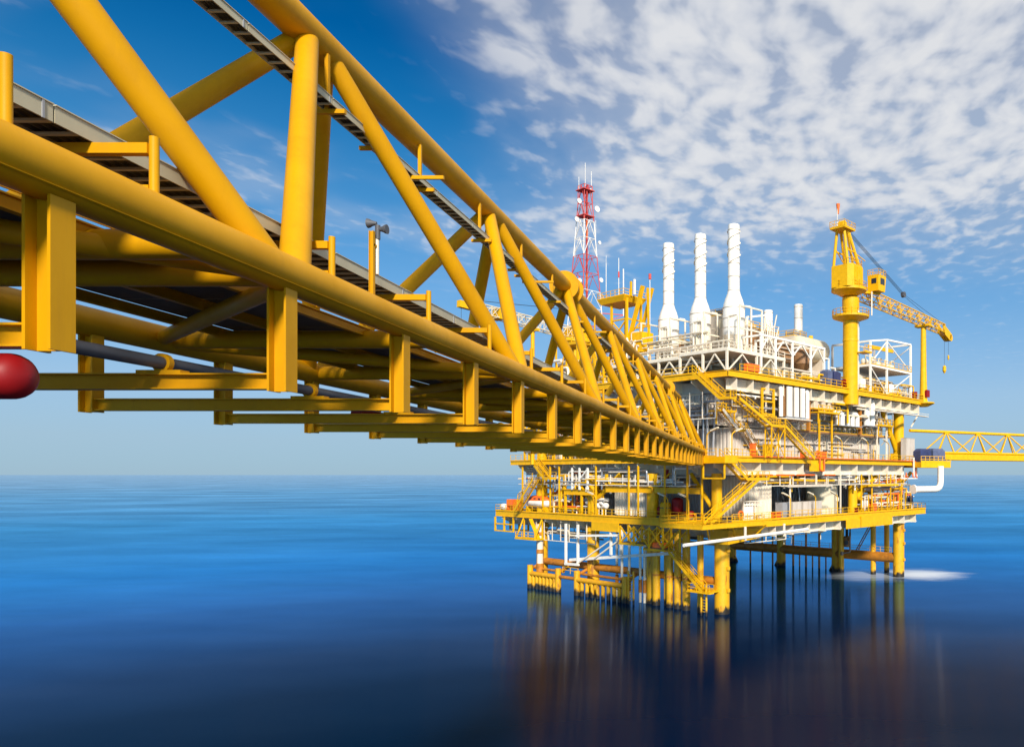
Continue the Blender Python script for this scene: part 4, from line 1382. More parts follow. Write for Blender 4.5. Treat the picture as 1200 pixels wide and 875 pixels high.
    m.tube((69.2, v - 0.7, 49.3), (69.2, v + 0.7, 49.3), 0.7, n=16)
    hd.data = m.mesh('boom_head', 'yellow', t.base)
    # pendant lines and blocks
    blk = Vector((49.5, v, 55.0))
    for s in (-0.3, -0.1, 0.1, 0.3):
        t.part('luffing_rope', MB().tube(top + Vector((0.6, s, 0.6)), blk + Vector((0, s, 0)), 0.035, n=5), 'cable')
    for s in (-0.35, 0.35):
        t.part('pendant_rope', MB().tube(blk + Vector((0.4, s * 0.5, -0.1)), (64.5, v + s * 2, 51.8), 0.035, n=5), 'cable')
    t.part('floating_block', MB().tube(blk + Vector((0, -0.3, 0)), blk + Vector((0, 0.3, 0)), 0.55, n=14), 'dark_grey')
    t.part('hoist_rope', MB().tube((69.2, v, 48.6), (69.2, v, 45.6), 0.03, n=5), 'cable')
    t.part('hoist_rope', MB().tube((67.3, v, 48.9), (67.3, v, 43.0), 0.03, n=5), 'cable')
    t.part('hook_block', MB().lathe((67.3, v, 0), [(0.1, 41.6), (0.38, 42.1), (0.38, 43.0), (0.1, 43.3)], 12), 'yellow')
    t.part('whip_hook', MB().lathe((69.2, v, 0), [(0.05, 44.6), (0.2, 45.0), (0.2, 45.5), (0.05, 45.7)], 10), 'yellow')

    t = Thing('boom_rest', 'slim yellow post at the deck corner holding up the crane boom', 'post', (57.8, v, ZU))
    t.part('post', MB().lathe((57.8, v, 0), [(0.95, 34.4), (0.95, 34.9), (0.8, 35.2), (0.62, 42.0), (0.52, 50.0)], 20), 'yellow')
    t.part('cradle', MB().box((57.0, v - 1.6, 50.0), (58.6, v + 1.6, 50.4)), 'yellow')
    t.part('cradle_horn', MB().bar((57.8, v - 1.5, 50.4), (57.8, v - 1.8, 51.6), 0.25), 'yellow')
    t.part('base_balcony', MB().lathe((57.8, v, 0), [(0.9, 33.9), (2.2, 34.5), (2.2, 34.75), (0.96, 34.75)], 16), 'yellow')
    t.part('red_lamp_box', MB().box((57.1, v - 1.1, 35.8), (58.4, v - 0.75, 37.2)), 'red')


main_crane()


def left_crane():
    u, v = 6.0, 42.0
    t = Thing('pedestal_crane', 'pale lattice boom crane behind the bridge with its jib reaching left', 'crane', (u, v, ZU))
    t.part('pedestal', MB().tube((u, v, ZU), (u, v, 44.2), 1.3, n=24), 'yellow')
    t.part('slew_platform', MB().lathe((u, v, 0), [(1.3, 43.6), (3.6, 44.6), (3.6, 45.0), (1.3, 45.0)], 20), 'yellow')
    pts = [(u + 3.5 * math.cos(2 * math.pi * k / 16), v + 3.5 * math.sin(2 * math.pi * k / 16), 45.0) for k in range(17)]
    t.part('slew_rail', MB().rail(pts, w=0.08), 'yellow')
    t.part('machinery_house', MB().box((u - 1.6, v - 1.6, 45.0), (u + 2.0, v + 1.6, 47.6)), 'yellow')
    tip = WP(-47.8, 123.0, 47.6)
    b0 = Vector((u - 1.4, v, 46.4))
    d = (tip - b0).normalized()
    b1 = b0 + d * ((tip - b0).length - 3)
    lattice_boom(t, b0, b1, 1.9, 1.5, (0, 0, 1), 15, 'cream', 0.10)
    s = d.cross(Vector((0, 0, 1))).normalized()
    t.part('boom_head', MB().bar(b1 - d * 0.2, tip, 0.9, 1.1), 'yellow')
    t.part('boom_collar', MB().bar(b1 - d * 5.2, b1 - d * 4.2, 2.2, 1.9), 'yellow')
    t.part('luffing_rope', MB().tube((u + 1.5, v, 51.0), b1 + Vector((0, 0, 1.2)), 0.05, n=5), 'cable')
    t.part('gantry_leg', MB().bar((u + 1.6, v - 1.2, 47.6), (u + 1.5, v, 51.0), 0.25), 'yellow')
    t.part('gantry_leg', MB().bar((u - 0.6, v + 1.0, 47.6), (u + 1.5, v, 51.0), 0.25), 'yellow')
    for k in (0.5, 2.2):
        p = tip - d * k
        t.part('hoist_rope', MB().tube(p + Vector((0, 0, -0.5)), p + Vector((0, 0, -9)), 0.03, n=5), 'cable')
    # boom crutch
    q = b0.lerp(b1, 0.42)
    c = Thing('boom_rest', 'short yellow crutch post under the pale crane boom behind the bridge', 'post', (q.x, q.y, 35))
    c.part('post', MB().tube((q.x, q.y, 22.0), (q.x, q.y, q.z - 1.5), 0.35, n=12), 'yellow')
    c.part('cradle', MB().bar(q - s * 1.6 + Vector((0, 0, -1.3)), q + s * 1.6 + Vector((0, 0, -1.3)), 0.5, 0.35), 'yellow')


left_crane()


def telecom_mast():
    u, v = 10.5, 45.0
    t = Thing('telecom_mast', 'red and white lattice radio mast rising behind the long bridge', 'mast', (u, v, ZU))
    z0, z1, w0, w1 = 35.0, 76.0, 3.2, 0.95
    n = 12

    def pt(k, z):
        s = (z - z0) / (z1 - z0)
        w = w0 + (w1 - w0) * min(1, s * 1.08)
        return Vector((u + w * (-1, 1, 1, -1)[k], v + w * (-1, -1, 1, 1)[k], z))
    for i in range(n):
        a, b = z0 + (z1 - z0) * i / n, z0 + (z1 - z0) * (i + 1) / n
        mat = 'red' if i in (2, 3, 6, 7, 10, 11) else 'white_clean'
        col = {'red': 'mast_red', 'white_clean': 'white_clean'}[mat]
        for k in range(4):
            t.part('mast_leg', MB().tube(pt(k, a), pt(k, b), 0.09, n=6), col)
        m = MB()
        for k in range(4):
            k2 = (k + 1) % 4
            mid = (pt(k, b) + pt(k2, b)) / 2
            m.bar(pt(k, a), mid, 0.08)
            m.bar(pt(k2, a), mid, 0.08)
            m.bar(pt(k, b), pt(k2, b), 0.09)
        t.part('mast_bracing', m, col, kind='stuff')
        t.part('ladder', MB().bar((u - 0.1, v - 0.6, a), (u - 0.1, v - 0.6, b), 0.45, 0.12), 'mast_red' if i % 3 else 'orange')
    for z in (70.0, 75.0):
        t.part('mast_platform', MB().box((u - 1.3, v - 1.3, z), (u + 1.3, v + 1.3, z + 0.15)), 'mast_red')
    # dishes and whips
    for du, dv, z, r in ((-1.9, -0.4, 72.5, 0.5), (1.9, -1.0, 71.8, 0.6), (-1.8, 0.5, 69.2, 0.5), (1.7, 0.6, 75.6, 0.5), (2.4, -1.6, 58.0, 0.45), (-2.6, -1.4, 57.0, 0.45), (2.0, -1.6, 65.2, 0.35)):
        t.part('dish', MB().lathe((u + du, v + dv - 0.3, z), [(0.1, 0.35), (r * 0.8, 0.2), (r, 0.0), (r * 0.95, -0.05)], 14, 'y'), 'white_clean')
    for du, dv, za, zb in ((0, 0, 76, 80.5), (1.0, -0.6, 76, 79.0), (-1.2, 0.4, 75, 77.5), (1.5, -1.3, 63, 69.5), (-1.7, 1.0, 62, 66)):
        t.part('whip_aerial', MB().tube((u + du, v + dv, za), (u + du, v + dv, zb), 0.05, n=5), 'white_clean')
    t.part('aerial_arm', MB().bar((u + 2.0, v - 2.0, 51.5), (u + 6.0, v - 4.2, 51.5), 0.16), 'mast_red')
    t.part('aerial_arm', MB().bar((u + 2.2, v - 2.1, 49.6), (u + 6.0, v - 4.2, 51.4), 0.12), 'mast_red')
    t.part('pole_aerial', MB().tube((u + 6.0, v - 4.2, 51.3), (u + 6.0, v - 4.2, 60.5), 0.13, n=6), 'white_clean')


paint('mast_red', (0.58, 0.06, 0.045), 0.5, vary=0.15)
telecom_mast()


def lookout_tower():
    u, v = 6.0, 27.5
    t = Thing('lookout_tower', 'yellow steel tower with a railed top platform left of the exhaust stacks', 'tower', (u, v, ZU))
    for du, dv in ((-1.6, -1.6), (1.6, -1.6), (-1.6, 2.4), (1.6, 2.4)):
        t.part('tower_leg', MB().bar((u + du, v + dv, ZU), (u + du, v + dv, 50.6), 0.36), 'yellow')
    for z in (39.5, 43.5, 47.0):
        t.part('tower_beam', MB().bar((u - 1.6, v - 1.6, z), (u - 1.6, v + 2.4, z), 0.25), 'yellow')
        t.part('tower_beam', MB().bar((u - 1.6, v - 1.6, z), (u + 1.6, v - 1.6, z), 0.25), 'yellow')
    for a, b in ((39.5, 43.5), (43.5, 47.0), (35.2, 39.5)):
        t.part('tower_brace', MB().bar((u - 1.6, v - 1.6, a), (u - 1.6, v + 2.4, b), 0.2), 'yellow')
        t.part('tower_brace', MB().bar((u - 1.6, v + 2.4, a), (u - 1.6, v - 1.6, b), 0.2), 'yellow')
        t.part('tower_brace', MB().bar((u - 1.6, v - 1.6, a), (u + 1.6, v - 1.6, b), 0.2), 'yellow')
    p = t.part('top_platform', MB().hexa([(u - 2.2, v - 1.4, 50.0), (u + 2.2, v - 1.4, 50.0), (u + 2.2, v + 4.6, 50.0), (u - 2.2, v + 4.6, 50.0), (u - 2.6, v - 2.0, 50.9), (u + 2.6, v - 2.0, 50.9), (u + 2.6, v + 5.2, 50.9), (u - 2.6, v + 5.2, 50.9)]), 'yellow')
    t.part('platform_rail', MB().rail([(u - 2.5, v - 1.9, 50.9), (u - 2.5, v + 5.1, 50.9), (u + 2.5, v + 5.1, 50.9)], step=1.2, w=0.08), 'yellow', under=p)
    t.part('platform_rail', MB().rail([(u - 2.5, v - 1.9, 50.9), (u + 2.5, v - 1.9, 50.9)], step=1.2, w=0.08), 'yellow', under=p)
    # leaning arm with its strut on the right
    t.part('raking_leg', MB().bar((u - 1.0, v - 0.5, 41.0), (u - 1.0, v - 5.0, 52.2), 0.6, 0.5), 'yellow')
    t.part('raking_leg', MB().bar((u + 1.2, v - 0.5, 41.0), (u + 1.2, v - 5.0, 52.2), 0.5, 0.4), 'yellow')
    t.part('back_leg', MB().bar((u, v - 5.6, 39.5), (u, v - 5.1, 52.0), 0.35), 'yellow')
    t.part('cross_tie', MB().bar((u, v - 5.4, 45.5), (u, v - 2.2, 45.5), 0.25), 'yellow')
    t.part('winch_cabin', MB().box((u - 1.4, v - 5.2, 41.0), (u + 1.2, v - 2.7, 44.4)), 'yellow')
    t.part('stub_post', MB().bar((u - 1.0, v - 2.0, 50.9), (u - 1.0, v - 2.0, 53.4), 0.3), 'yellow')
    t.part('white_post', MB().tube((u - 1.0, v - 2.9, 51.0), (u - 1.0, v - 2.9, 53.6), 0.22, n=10), 'white_clean')
    for (lab, x, y, za, zb, tipm) in (('white whip aerial left of the yellow lookout tower', u - 1, v + 4.6, 50.9, 57.6, 'white_clean'),
                                      ('banded red and white whip aerial on the yellow lookout tower', u - 1, v + 1.2, 50.9, 58.0, 'mast_red'),
                                      ('thin pole with a red lamp right of the yellow lookout tower', u - 0.5, v - 6.2, 45.5, 53.2, 'mast_red')):
        a = Thing('pole_aerial', lab, 'aerial', (x, y, za), group='aerial poles')
        a.part('pole', MB().tube((x, y, za), (x, y, zb), 0.06, n=6), 'white_clean')
        if tipm == 'mast_red':
            a.part('red_band', MB().tube((x, y, zb - 3.4 if 'banded' in lab else zb), (x, y, zb - 2.4 if 'banded' in lab else zb + 0.9), 0.14 if 'banded' in lab else 0.24, n=10), tipm)
        else:
            a.part('aerial_tip', MB().tube((x, y, zb), (x, y, zb + 1.5), 0.03, n=5), tipm)


lookout_tower()


# ------------------------------------------------------------------ far bridge to the right
def far_bridge():
    A = Vector((33.5, 153.5, 0))
    d = Vector((0.85, 0.527, 0)).normalized()
    s = Vector((d.y, -d.x, 0))          # toward the viewer
    t = Thing('truss_bridge', 'small yellow truss footbridge leaving the platform to the right edge', 'bridge', (A.x, A.y, 23.4), frame='W')

    def P(l, off, z):
        q = A + d * l + s * off
        return (q.x, q.y, z)
    LN = 90
    t.part('chord', MB().tube(P(-4, 0, 28.9), P(LN, 0, 28.9), 0.30, n=16), 'yellow')
    t.part('chord', MB().tube(P(2, 2.2, 24.6), P(LN, 2.2, 24.6), 0.24, n=14), 'yellow')
    t.part('chord', MB().tube(P(2, -2.2, 24.6), P(LN, -2.2, 24.6), 0.24, n=14), 'yellow')
    t.part('deck_girder', MB().bar(P(2, 2.3, 23.75), P(LN, 2.3, 23.75), 0.12, 1.15), 'yellow')
    t.part('deck_girder', MB().bar(P(2, -2.3, 23.75), P(LN, -2.3, 23.75), 0.12, 1.15), 'yellow')
    t.part('walkway_plate', MB().hexa([P(2, 2.2, 24.0), P(LN, 2.2, 24.0), P(LN, -2.2, 24.0), P(2, -2.2, 24.0), P(2, 2.2, 24.1), P(LN, 2.2, 24.1), P(LN, -2.2, 24.1), P(2, -2.2, 24.1)]), 'grating')
    l = 6.0
    while l < LN - 4:
        for off in (2.2, -2.2):
            t.part('web_member', MB().tube(P(l, 0, 28.9), P(l - 4.6, off, 24.6), 0.15, n=10), 'yellow')
            t.part('web_member', MB().tube(P(l, 0, 28.9), P(l + 4.6, off, 24.6), 0.15, n=10), 'yellow')
            t.part('web_member', MB().tube(P(l, 0, 28.9), P(l, off, 24.6), 0.15, n=10), 'yellow')
        l += 9.2
    for l in (33.6, 70):
        t.part('flange_sleeve', MB().tube(P(l - 0.9, 0, 28.9), P(l + 0.9, 0, 28.9), 0.62, n=16), 'yellow')
        t.part('flange', MB().tube(P(l - 0.12, 0, 28.9), P(l + 0.12, 0, 28.9), 0.85, n=16), 'yellow')
    # landing with tarpaulined crates
    t2 = Thing('bridge_landing', 'yellow railed landing at the platform end of the small right hand bridge', 'walkway', PW((55, -1, ZM)), frame='W')
    q = t2.part('landing_plate', MB().hexa([P(-4, 3.2, 21.6), P(4.0, 3.2, 21.6), P(4.0, -2, 21.6), P(-4, -2, 21.6), P(-4, 3.2, 22.7), P(4.0, 3.2, 22.7), P(4.0, -2, 22.7), P(-4, -2, 22.7)]), 'yellow')
    t2.part('handrail', MB().rail([P(-4, 3.2, 22.7), P(4, 3.2, 22.7)], w=0.09, step=1.2, toe=0.25), 'yellow', under=q)
    for k, (l0, l1, m, lab) in enumerate(((-3.6, -0.6, 'navy', 'dark navy tarpaulin covered crate on the small bridge landing'), (-0.2, 3.2, 'slate', 'slate blue tarpaulin covered crate on the small bridge landing'))):
        mb = MB()
        z0, z1 = 22.72, 25.3 + 0.1 * k
        mb.hexa([P(l0, 2.6, z0), P(l1, 2.6, z0), P(l1, 0.4, z0), P(l0, 0.4, z0), P(l0 + 0.1, 2.5, z1 - 0.5), P(l1 - 0.1, 2.5, z1 - 0.5), P(l1 - 0.1, 0.5, z1 - 0.5), P(l0 + 0.1, 0.5, z1 - 0.5)])
        mb.hexa([P(l0 + 0.1, 2.5, z1 - 0.499), P(l1 - 0.1, 2.5, z1 - 0.499), P(l1 - 0.1, 0.5, z1 - 0.499), P(l0 + 0.1, 0.5, z1 - 0.499), P(l0 + 0.5, 2.1, z1), P(l1 - 0.4, 2.1, z1), P(l1 - 0.4, 0.9, z1), P(l0 + 0.5, 0.9, z1)])
        single('covered_crate', lab, 'crate', mb, m, P(l0, 1.5, z0), group='covered crates', frame='W')
    t3 = Thing('bent_pipe', 'fat white pipe bending down below the small right hand bridge landing', 'pipe', PW((58, -3, 17)), frame='W')
    t3.part('pipe_run', MB().pipe([P(-6, 3.4, 17.4), P(1.0, 3.4, 17.4), P(1.0, 3.4, 21.9)], 0.62, bend=1.5, n=14), 'white_clean')
    t3.part('pipe_flange', MB().tube(P(-6.3, 3.4, 17.4), P(-6.0, 3.4, 17.4), 0.9, n=16), 'white_clean')


far_bridge()

# ------------------------------------------------------------------ ducts on the right-hand face
def ducts():
    v = -2.6
    t = Thing('vent_duct_bank', 'bank of three tall white box ducts between two white pipes on the right face', 'duct', (14, v, 29.2))
    for u0, u1 in ((11.75, 12.9), (13.6, 14.6), (15.3, 16.25)):
        d = t.part('box_duct', MB().box((u0, v - 0.6, 29.3), (u1, v - 0.3, 33.9)), 'white_clean')
        t.part('duct_foot', MB().box((u0 - 0.1, v - 0.66, 29.0), (u1 + 0.1, v - 0.2, 29.295)), 'grey', under=d)
    for u in (10.7, 17.7):
        t.part('round_duct', MB().pipe([(u, v + 2.4, 33.9), (u, v, 33.9), (u, v, 29.2)], 0.34, bend=0.8, n=12), 'white_clean')
    t.part('gap_darkening_sheet', MB().box((11.2, v + 0.1, 29.3), (17.2, v + 0.2, 34.0)), 'brown')  # brown sheet added behind the ducts so their gaps read dark
    t.part('duct_shelf', MB().box((10.2, v - 0.7, 28.86), (18.2, v + 1.6, 28.99)), 'white')
    for u in (10.6, 14.4, 17.9):
        t.part('shelf_bracket', MB().bar((u, 1.6, 28.0), (u, v - 0.4, 28.8), 0.14), 'white')
    v = -1.6
    t = Thing('vent_duct_bank', 'row of five short white curved ducts halfway along the right face', 'duct', (31, v, 29))
    for k in range(5):
        u = 27.9 + k * 1.62
        t.part('curved_duct', MB().pipe([(u, v + 2.6, 31.1), (u, v, 31.1), (u, v, 28.8)], 0.44, bend=0.9, n=14), 'white_clean')
    t.part('duct_shelf', MB().box((26.9, v - 0.6, 28.66), (35.4, v + 2.8, 28.79)), 'grey')
    t = Thing('vent_duct_bank', 'pair of tall white pipes right of the crane column', 'duct', (38.7, v, 29))
    for u in (37.6, 39.5):
        t.part('tall_duct', MB().pipe([(u, v + 2.6, 34.0), (u, v, 34.0), (u, v, 29.2)], 0.55, bend=0.9, n=14), 'white_clean')
    t.part('duct_shelf', MB().box((36.7, v - 0.7, 29.0), (40.3, v + 2.6, 29.19)), 'grey')
    # brown support columns on the face
    t = Thing('pipe_support', 'slim brownish yellow upright between the duct banks', 'post', (20.0, -1.2, 27.5))
    t.part('upright', MB().bar((20.0, -1.2, 27.46), (20.0, -1.2, 32.4), 0.5), 'rust_tube')
    t = Thing('pipe_support', 'slim brownish yellow upright just below the crane column', 'post', (35.9, -1.2, 27.5))
    t.part('upright', MB().bar((36.0, -1.2, 27.46), (36.0, -1.2, 32.4), 0.5), 'rust_tube')
    # yellow frame left of the ducts
    t = Thing('service_scaffold', 'yellow open service frame left of the tall white ducts', 'frame', (8, -2, 29))
    for u in (6.6, 9.4):
        t.part('frame_post', MB().bar((u, -2.2, 29.2), (u, -2.2, 33.3), 0.3), 'yellow')
    for z in (29.4, 31.3, 33.2):
        t.part('frame_beam', MB().bar((6.6, -2.2, z), (9.4, -2.2, z), 0.22), 'yellow')
    t.part('frame_walkway', MB().box((6.0, -2.4, 29.0), (10.0, 1.0, 29.18)), 'yellow')
    # beige box units in the gap below the upper deck
    for k, (u0, u1, lab) in enumerate(((21.0, 24.4, 'beige box unit under the upper deck right of the tall white ducts'), (25.2, 27.0, 'small beige box unit under the upper deck left of the crane column'))):
        t = Thing('box_unit', lab, 'air unit', (u0, 0, 31), group='beige box units')
        t.part('casing', MB().box((u0, -1.6, 31.3), (u1, 1.0, 33.1)), 'cream')
        t.part('grille', MB().box((u0 + 0.25, -1.64, 31.55), (u1 - 0.25, -1.603, 32.85)), 'beige')
        t.part('frame', MB().box((u0 - 0.1, -1.7, 31.1), (u1 + 0.1, 1.1, 31.295)), 'yellow')


ducts()


# ------------------------------------------------------------------ pipework
def pipe_rack(label, paths, base, supports=None, group='pipe racks', name='pipe_rack', frame='P'):
    t = Thing(name, label, 'pipework', base, group=group, frame=frame)
    for pts, r, mat in paths:
        t.part('pipe', MB().pipe(pts, r, n=8), mat)
    for a, b, w, mat in (supports or ()):
        t.part('support', MB().bar(a, b, w), mat)
    return t


def rnd_face_pipes(rng, axis, lo, hi, off0, off1, z0, z1, n, mats, rr=(0.07, 0.2)):
    """pipes running along a face with drops and jogs; axis 'u' or 'v'"""
    out = []

    def P(s, o, z):
        return (s, o, z) if axis == 'u' else (o, s, z)
    for i in range(n):
        a = rng.uniform(lo, hi - 4)
        ln = rng.uniform(4, 16)
        b = min(hi, a + ln)
        o = rng.uniform(off0, off1)
        z = rng.uniform(z0, z1)
        pts = [P(a, o, z)]
        s = a
        while s < b - 2.5:
            s2 = min(b, s + rng.uniform(2, 6))
            pts.append(P(s2, o, z))
            q = rng.random()
            if q < 0.4:
                z = rng.uniform(z0, z1)
                pts.append(P(s2, o, z))
            elif q < 0.6:
                o = rng.uniform(off0, off1)
                pts.append(P(s2, o, z))
            s = s2
        if rng.random() < 0.5:
            pts.append((pts[-1][0], pts[-1][1], z0 - rng.uniform(0.4, 1.2)))
        cl = [pts[0]]
        for p in pts[1:]:
            if (Vector(p) - Vector(cl[-1])).length > 0.3:
                cl.append(p)
        if len(cl) > 1:
            out.append((cl, rng.uniform(*rr), rng.choice(mats)))
    return out


def hang_supports(rng, axis, lo, hi, o, z0, z1, step, mat='white', w=0.12):
    out = []
    s = lo
    while s <= hi:
        a = (s, o, z0) if axis == 'u' else (o, s, z0)
        b = (s, o, z1) if axis == 'u' else (o, s, z1)
        out.append((a, b, w, mat))
        s += step
    a = (lo, o, z0) if axis == 'u' else (o, lo, z0)
    b = (hi, o, z0) if axis == 'u' else (o, hi, z0)
    out.append((a, b, w, mat))
    return out


def pipework():
    rng = random.Random(11)
    W = ['white', 'white', 'white_clean', 'cream', 'grey', 'steel']
    D = ['white', 'grey', 'cream', 'dark_grey', 'steel', 'yellow']
    pipe_rack('white and grey pipes slung under the main deck along the right face', rnd_face_pipes(rng, 'u', 2, 52, -2.4, 1.5, 18.5, 20.2, 40, W + ['orange', 'yellow']), (25, 0, 19),
              hang_supports(rng, 'u', 4, 51, -2.5, 18.5, 20.2, 3.3))
    pipe_rack('dense white pipes slung under the main deck above the lifeboat and left face', rnd_face_pipes(rng, 'v', 3, 50, -1.7, 2.2, 18.2, 21.6, 64, W + ['yellow', 'orange']), (0, 25, 19),
              hang_supports(rng, 'v', 5, 49, -1.6, 18.5, 20.2, 3.0))
    pipe_rack('pipes under the upper deck edge above the corrugated wall', rnd_face_pipes(rng, 'u', 0, 50, -2.2, 1.5, 30.2, 33.0, 36, W + ['yellow', 'cream']), (25, 0, 31),
              hang_supports(rng, 'u', 2, 50, -0.2, 30.4, 32.5, 4.1))
    pipe_rack('grey and white pipe bundle on the left face below the stack platform', rnd_face_pipes(rng, 'v', -1, 20, -1.2, 1.4, 28.5, 32.3, 20, D), (0, 8, 30),
              hang_supports(rng, 'v', 0, 20, -1.4, 28.4, 32.4, 2.6))
    # upright pipes at the corner beside the bridge end
    paths = []
    for k in range(11):
        v = 2.0 + k * 0.75
        zt = rng.uniform(29.5, 31.8)
        paths.append(([(rng.uniform(-0.4, 0.7), v, ZM + 0.1), (rng.uniform(-0.4, 0.7), v, zt)], rng.uniform(0.09, 0.24), rng.choice(D)))
    pipe_rack('upright grey and white pipes on the left face above the bridge end', paths, (0, 6, ZM))
    # upright pipes in the recess below main deck
    paths = []
    for k in range(7):
        u = 32.2 + k * 0.3
        paths.append(([(u, 1.8 + 0.2 * (k % 3), ZL + 0.05), (u, 1.8 + 0.2 * (k % 3), 20.2)], rng.uniform(0.06, 0.13), rng.choice(['dark_grey', 'white', 'grey'])))
    for k in range(20):
        u = 12.6 + k * 0.65
        paths.append(([(u, 3.2 + rng.uniform(-0.6, 1.2), ZL + 0.05), (u, 3.6, rng.uniform(16.5, 20.2))], rng.uniform(0.06, 0.16), rng.choice(['dark_grey', 'black', 'grey', 'steel'])))
    pipe_rack('dark upright pipes in the recess beside the cream tank', paths, (20, 3, ZL))
    # under the lower deck, left
    pipe_rack('grey pipes and hangers below the lower deck toward the far left leg', rnd_face_pipes(rng, 'v', 24, 46, -1.2, 2.5, 9.0, 11.4, 18, ['grey', 'beige', 'white', 'dark_grey', 'cream']), (0, 36, 10),
              hang_supports(rng, 'v', 27, 45, -1.4, 8.6, 11.9, 2.4))
    pipe_rack('thin pipes below the lower deck behind the yellow caissons', rnd_face_pipes(rng, 'v', 1, 22, 1.2, 4, 9.6, 11.4, 12, ['grey', 'dark_grey', 'beige']), (2, 10, 10))
    pipe_rack('thin white pipes below the lower deck along the right face', rnd_face_pipes(rng, 'u', 1, 26, -1.6, 0.4, 10.2, 10.9, 8, W, (0.05, 0.12)), (12, -1, 10),
              hang_supports(rng, 'u', 3, 13, -1.8, 10.1, 11.0, 2.5))
    # lower deck, equipment-height pipes on the left and right
    pipe_rack('mixed pipes and manifolds at deck height along the left edge of the lower deck', rnd_face_pipes(rng, 'v', 26, 42, -0.4, 2.2, 13.9, 17.6, 44, ['white', 'white_clean', 'cream', 'grey', 'yellow', 'orange']), (1, 34, ZL),
              hang_supports(rng, 'v', 27, 41, 0.2, 13.42, 18.4, 2.8, 'yellow', 0.16))
    pipe_rack('yellow and white manifold pipes at the right end of the lower deck', rnd_face_pipes(rng, 'u', 34, 56, -2.0, 1.5, 14.0, 18.2, 52, ['white', 'white_clean', 'yellow', 'yellow', 'cream', 'orange', 'grey']), (45, 0, ZL),
              hang_supports(rng, 'u', 35, 55, -2.2, 13.42, 16.6, 2.3, 'yellow', 0.14))
    pipe_rack('yellow and white pipework on the upper deck right of the crane', rnd_face_pipes(rng, 'u', 35, 55, -2.0, 3, 35.3, 38.6, 40, ['white', 'yellow', 'yellow', 'cream', 'beige']), (45, 0, ZU))
    pipe_rack('white piping on the upper deck in front of the beige module', rnd_face_pipes(rng, 'u', 13, 29, -1.4, 1.6, 35.3, 37.2, 16, ['white', 'cream', 'yellow', 'beige']), (20, 0, ZU))
    pipe_rack('yellow and white pipework on the upper deck seen through the bridge', rnd_face_pipes(rng, 'v', 24, 45, -1.4, 4, 35.3, 40.5, 50, ['white', 'yellow', 'yellow', 'white_clean', 'grey', 'cream'], (0.09, 0.3)), (1, 34, ZU),
              hang_supports(rng, 'v', 24, 45, -1.2, 35.02, 39.6, 3.5, 'yellow', 0.24))
    pipe_rack('pipes crowded on the main deck left edge seen through the bridge', rnd_face_pipes(rng, 'v', 8, 50, -1.4, 0.8, 23.2, 31.5, 60, ['white', 'yellow', 'yellow', 'white_clean', 'grey', 'orange'], (0.09, 0.28)), (0, 30, ZM),
              hang_supports(rng, 'v', 12, 48, -1.0, 22.72, 31.0, 4.5, 'yellow', 0.3))
    pipe_rack('pipes under the stack platform behind its white braces', rnd_face_pipes(rng, 'v', 0, 23, 0.8, 4, 35.3, 37.4, 18, ['white', 'cream', 'yellow', 'grey', 'orange', 'brown']), (2, 10, ZU))
    pipe_rack('white pipes winding between the exhaust stack drums', rnd_face_pipes(rng, 'v', 1, 25, 4.0, 5.2, 39.0, 43.0, 16, ['white', 'cream', 'beige']), (4, 12, 38.6))
    # long white boom slung under the corner
    t = Thing('slung_pipe', 'long slim white pipe slung outside the lower deck corner above the big front leg', 'pipe', (0, -5, 11.4))
    t.part('pipe_run', MB().tube((-13.2, -5.3, 11.15), (14.0, -5.3, 11.75), 0.24, n=12), 'white_clean')
    for u in (-1.0, 8.0):
        t.part('strap', MB().bar((u, -5.3, 11.0), (u, -5.3, 12.9), 0.25, 0.25), 'white')
    t = Thing('drop_pipe', 'black bent pipe hanging below the yellow panel of the lower deck', 'pipe', (33, -1, 8))
    t.part('pipe_run', MB().pipe([(33.0, -1.0, 11.0), (33.0, -1.0, 6.4), (30.4, -1.0, 6.4)], 0.14), 'black')
    t.part('pipe_end', MB().tube((30.4, -1.0, 6.1), (30.4, -1.0, 6.7), 0.3, n=10), 'black')
    t = Thing('red_riser', 'vertical red fire pipe with flanges under the bridge end', 'pipe', (0, 11, 16))
    t.part('pipe_run', MB().pipe([(-0.6, 10.8, 21.0), (-0.6, 10.8, 18.0), (-0.6, 12.2, 18.0)], 0.26, n=12), 'red')
    t.part('pipe_flange', MB().tube((-0.6, 10.8, 19.2), (-0.6, 10.8, 19.4), 0.42, n=12), 'red')


pipework()


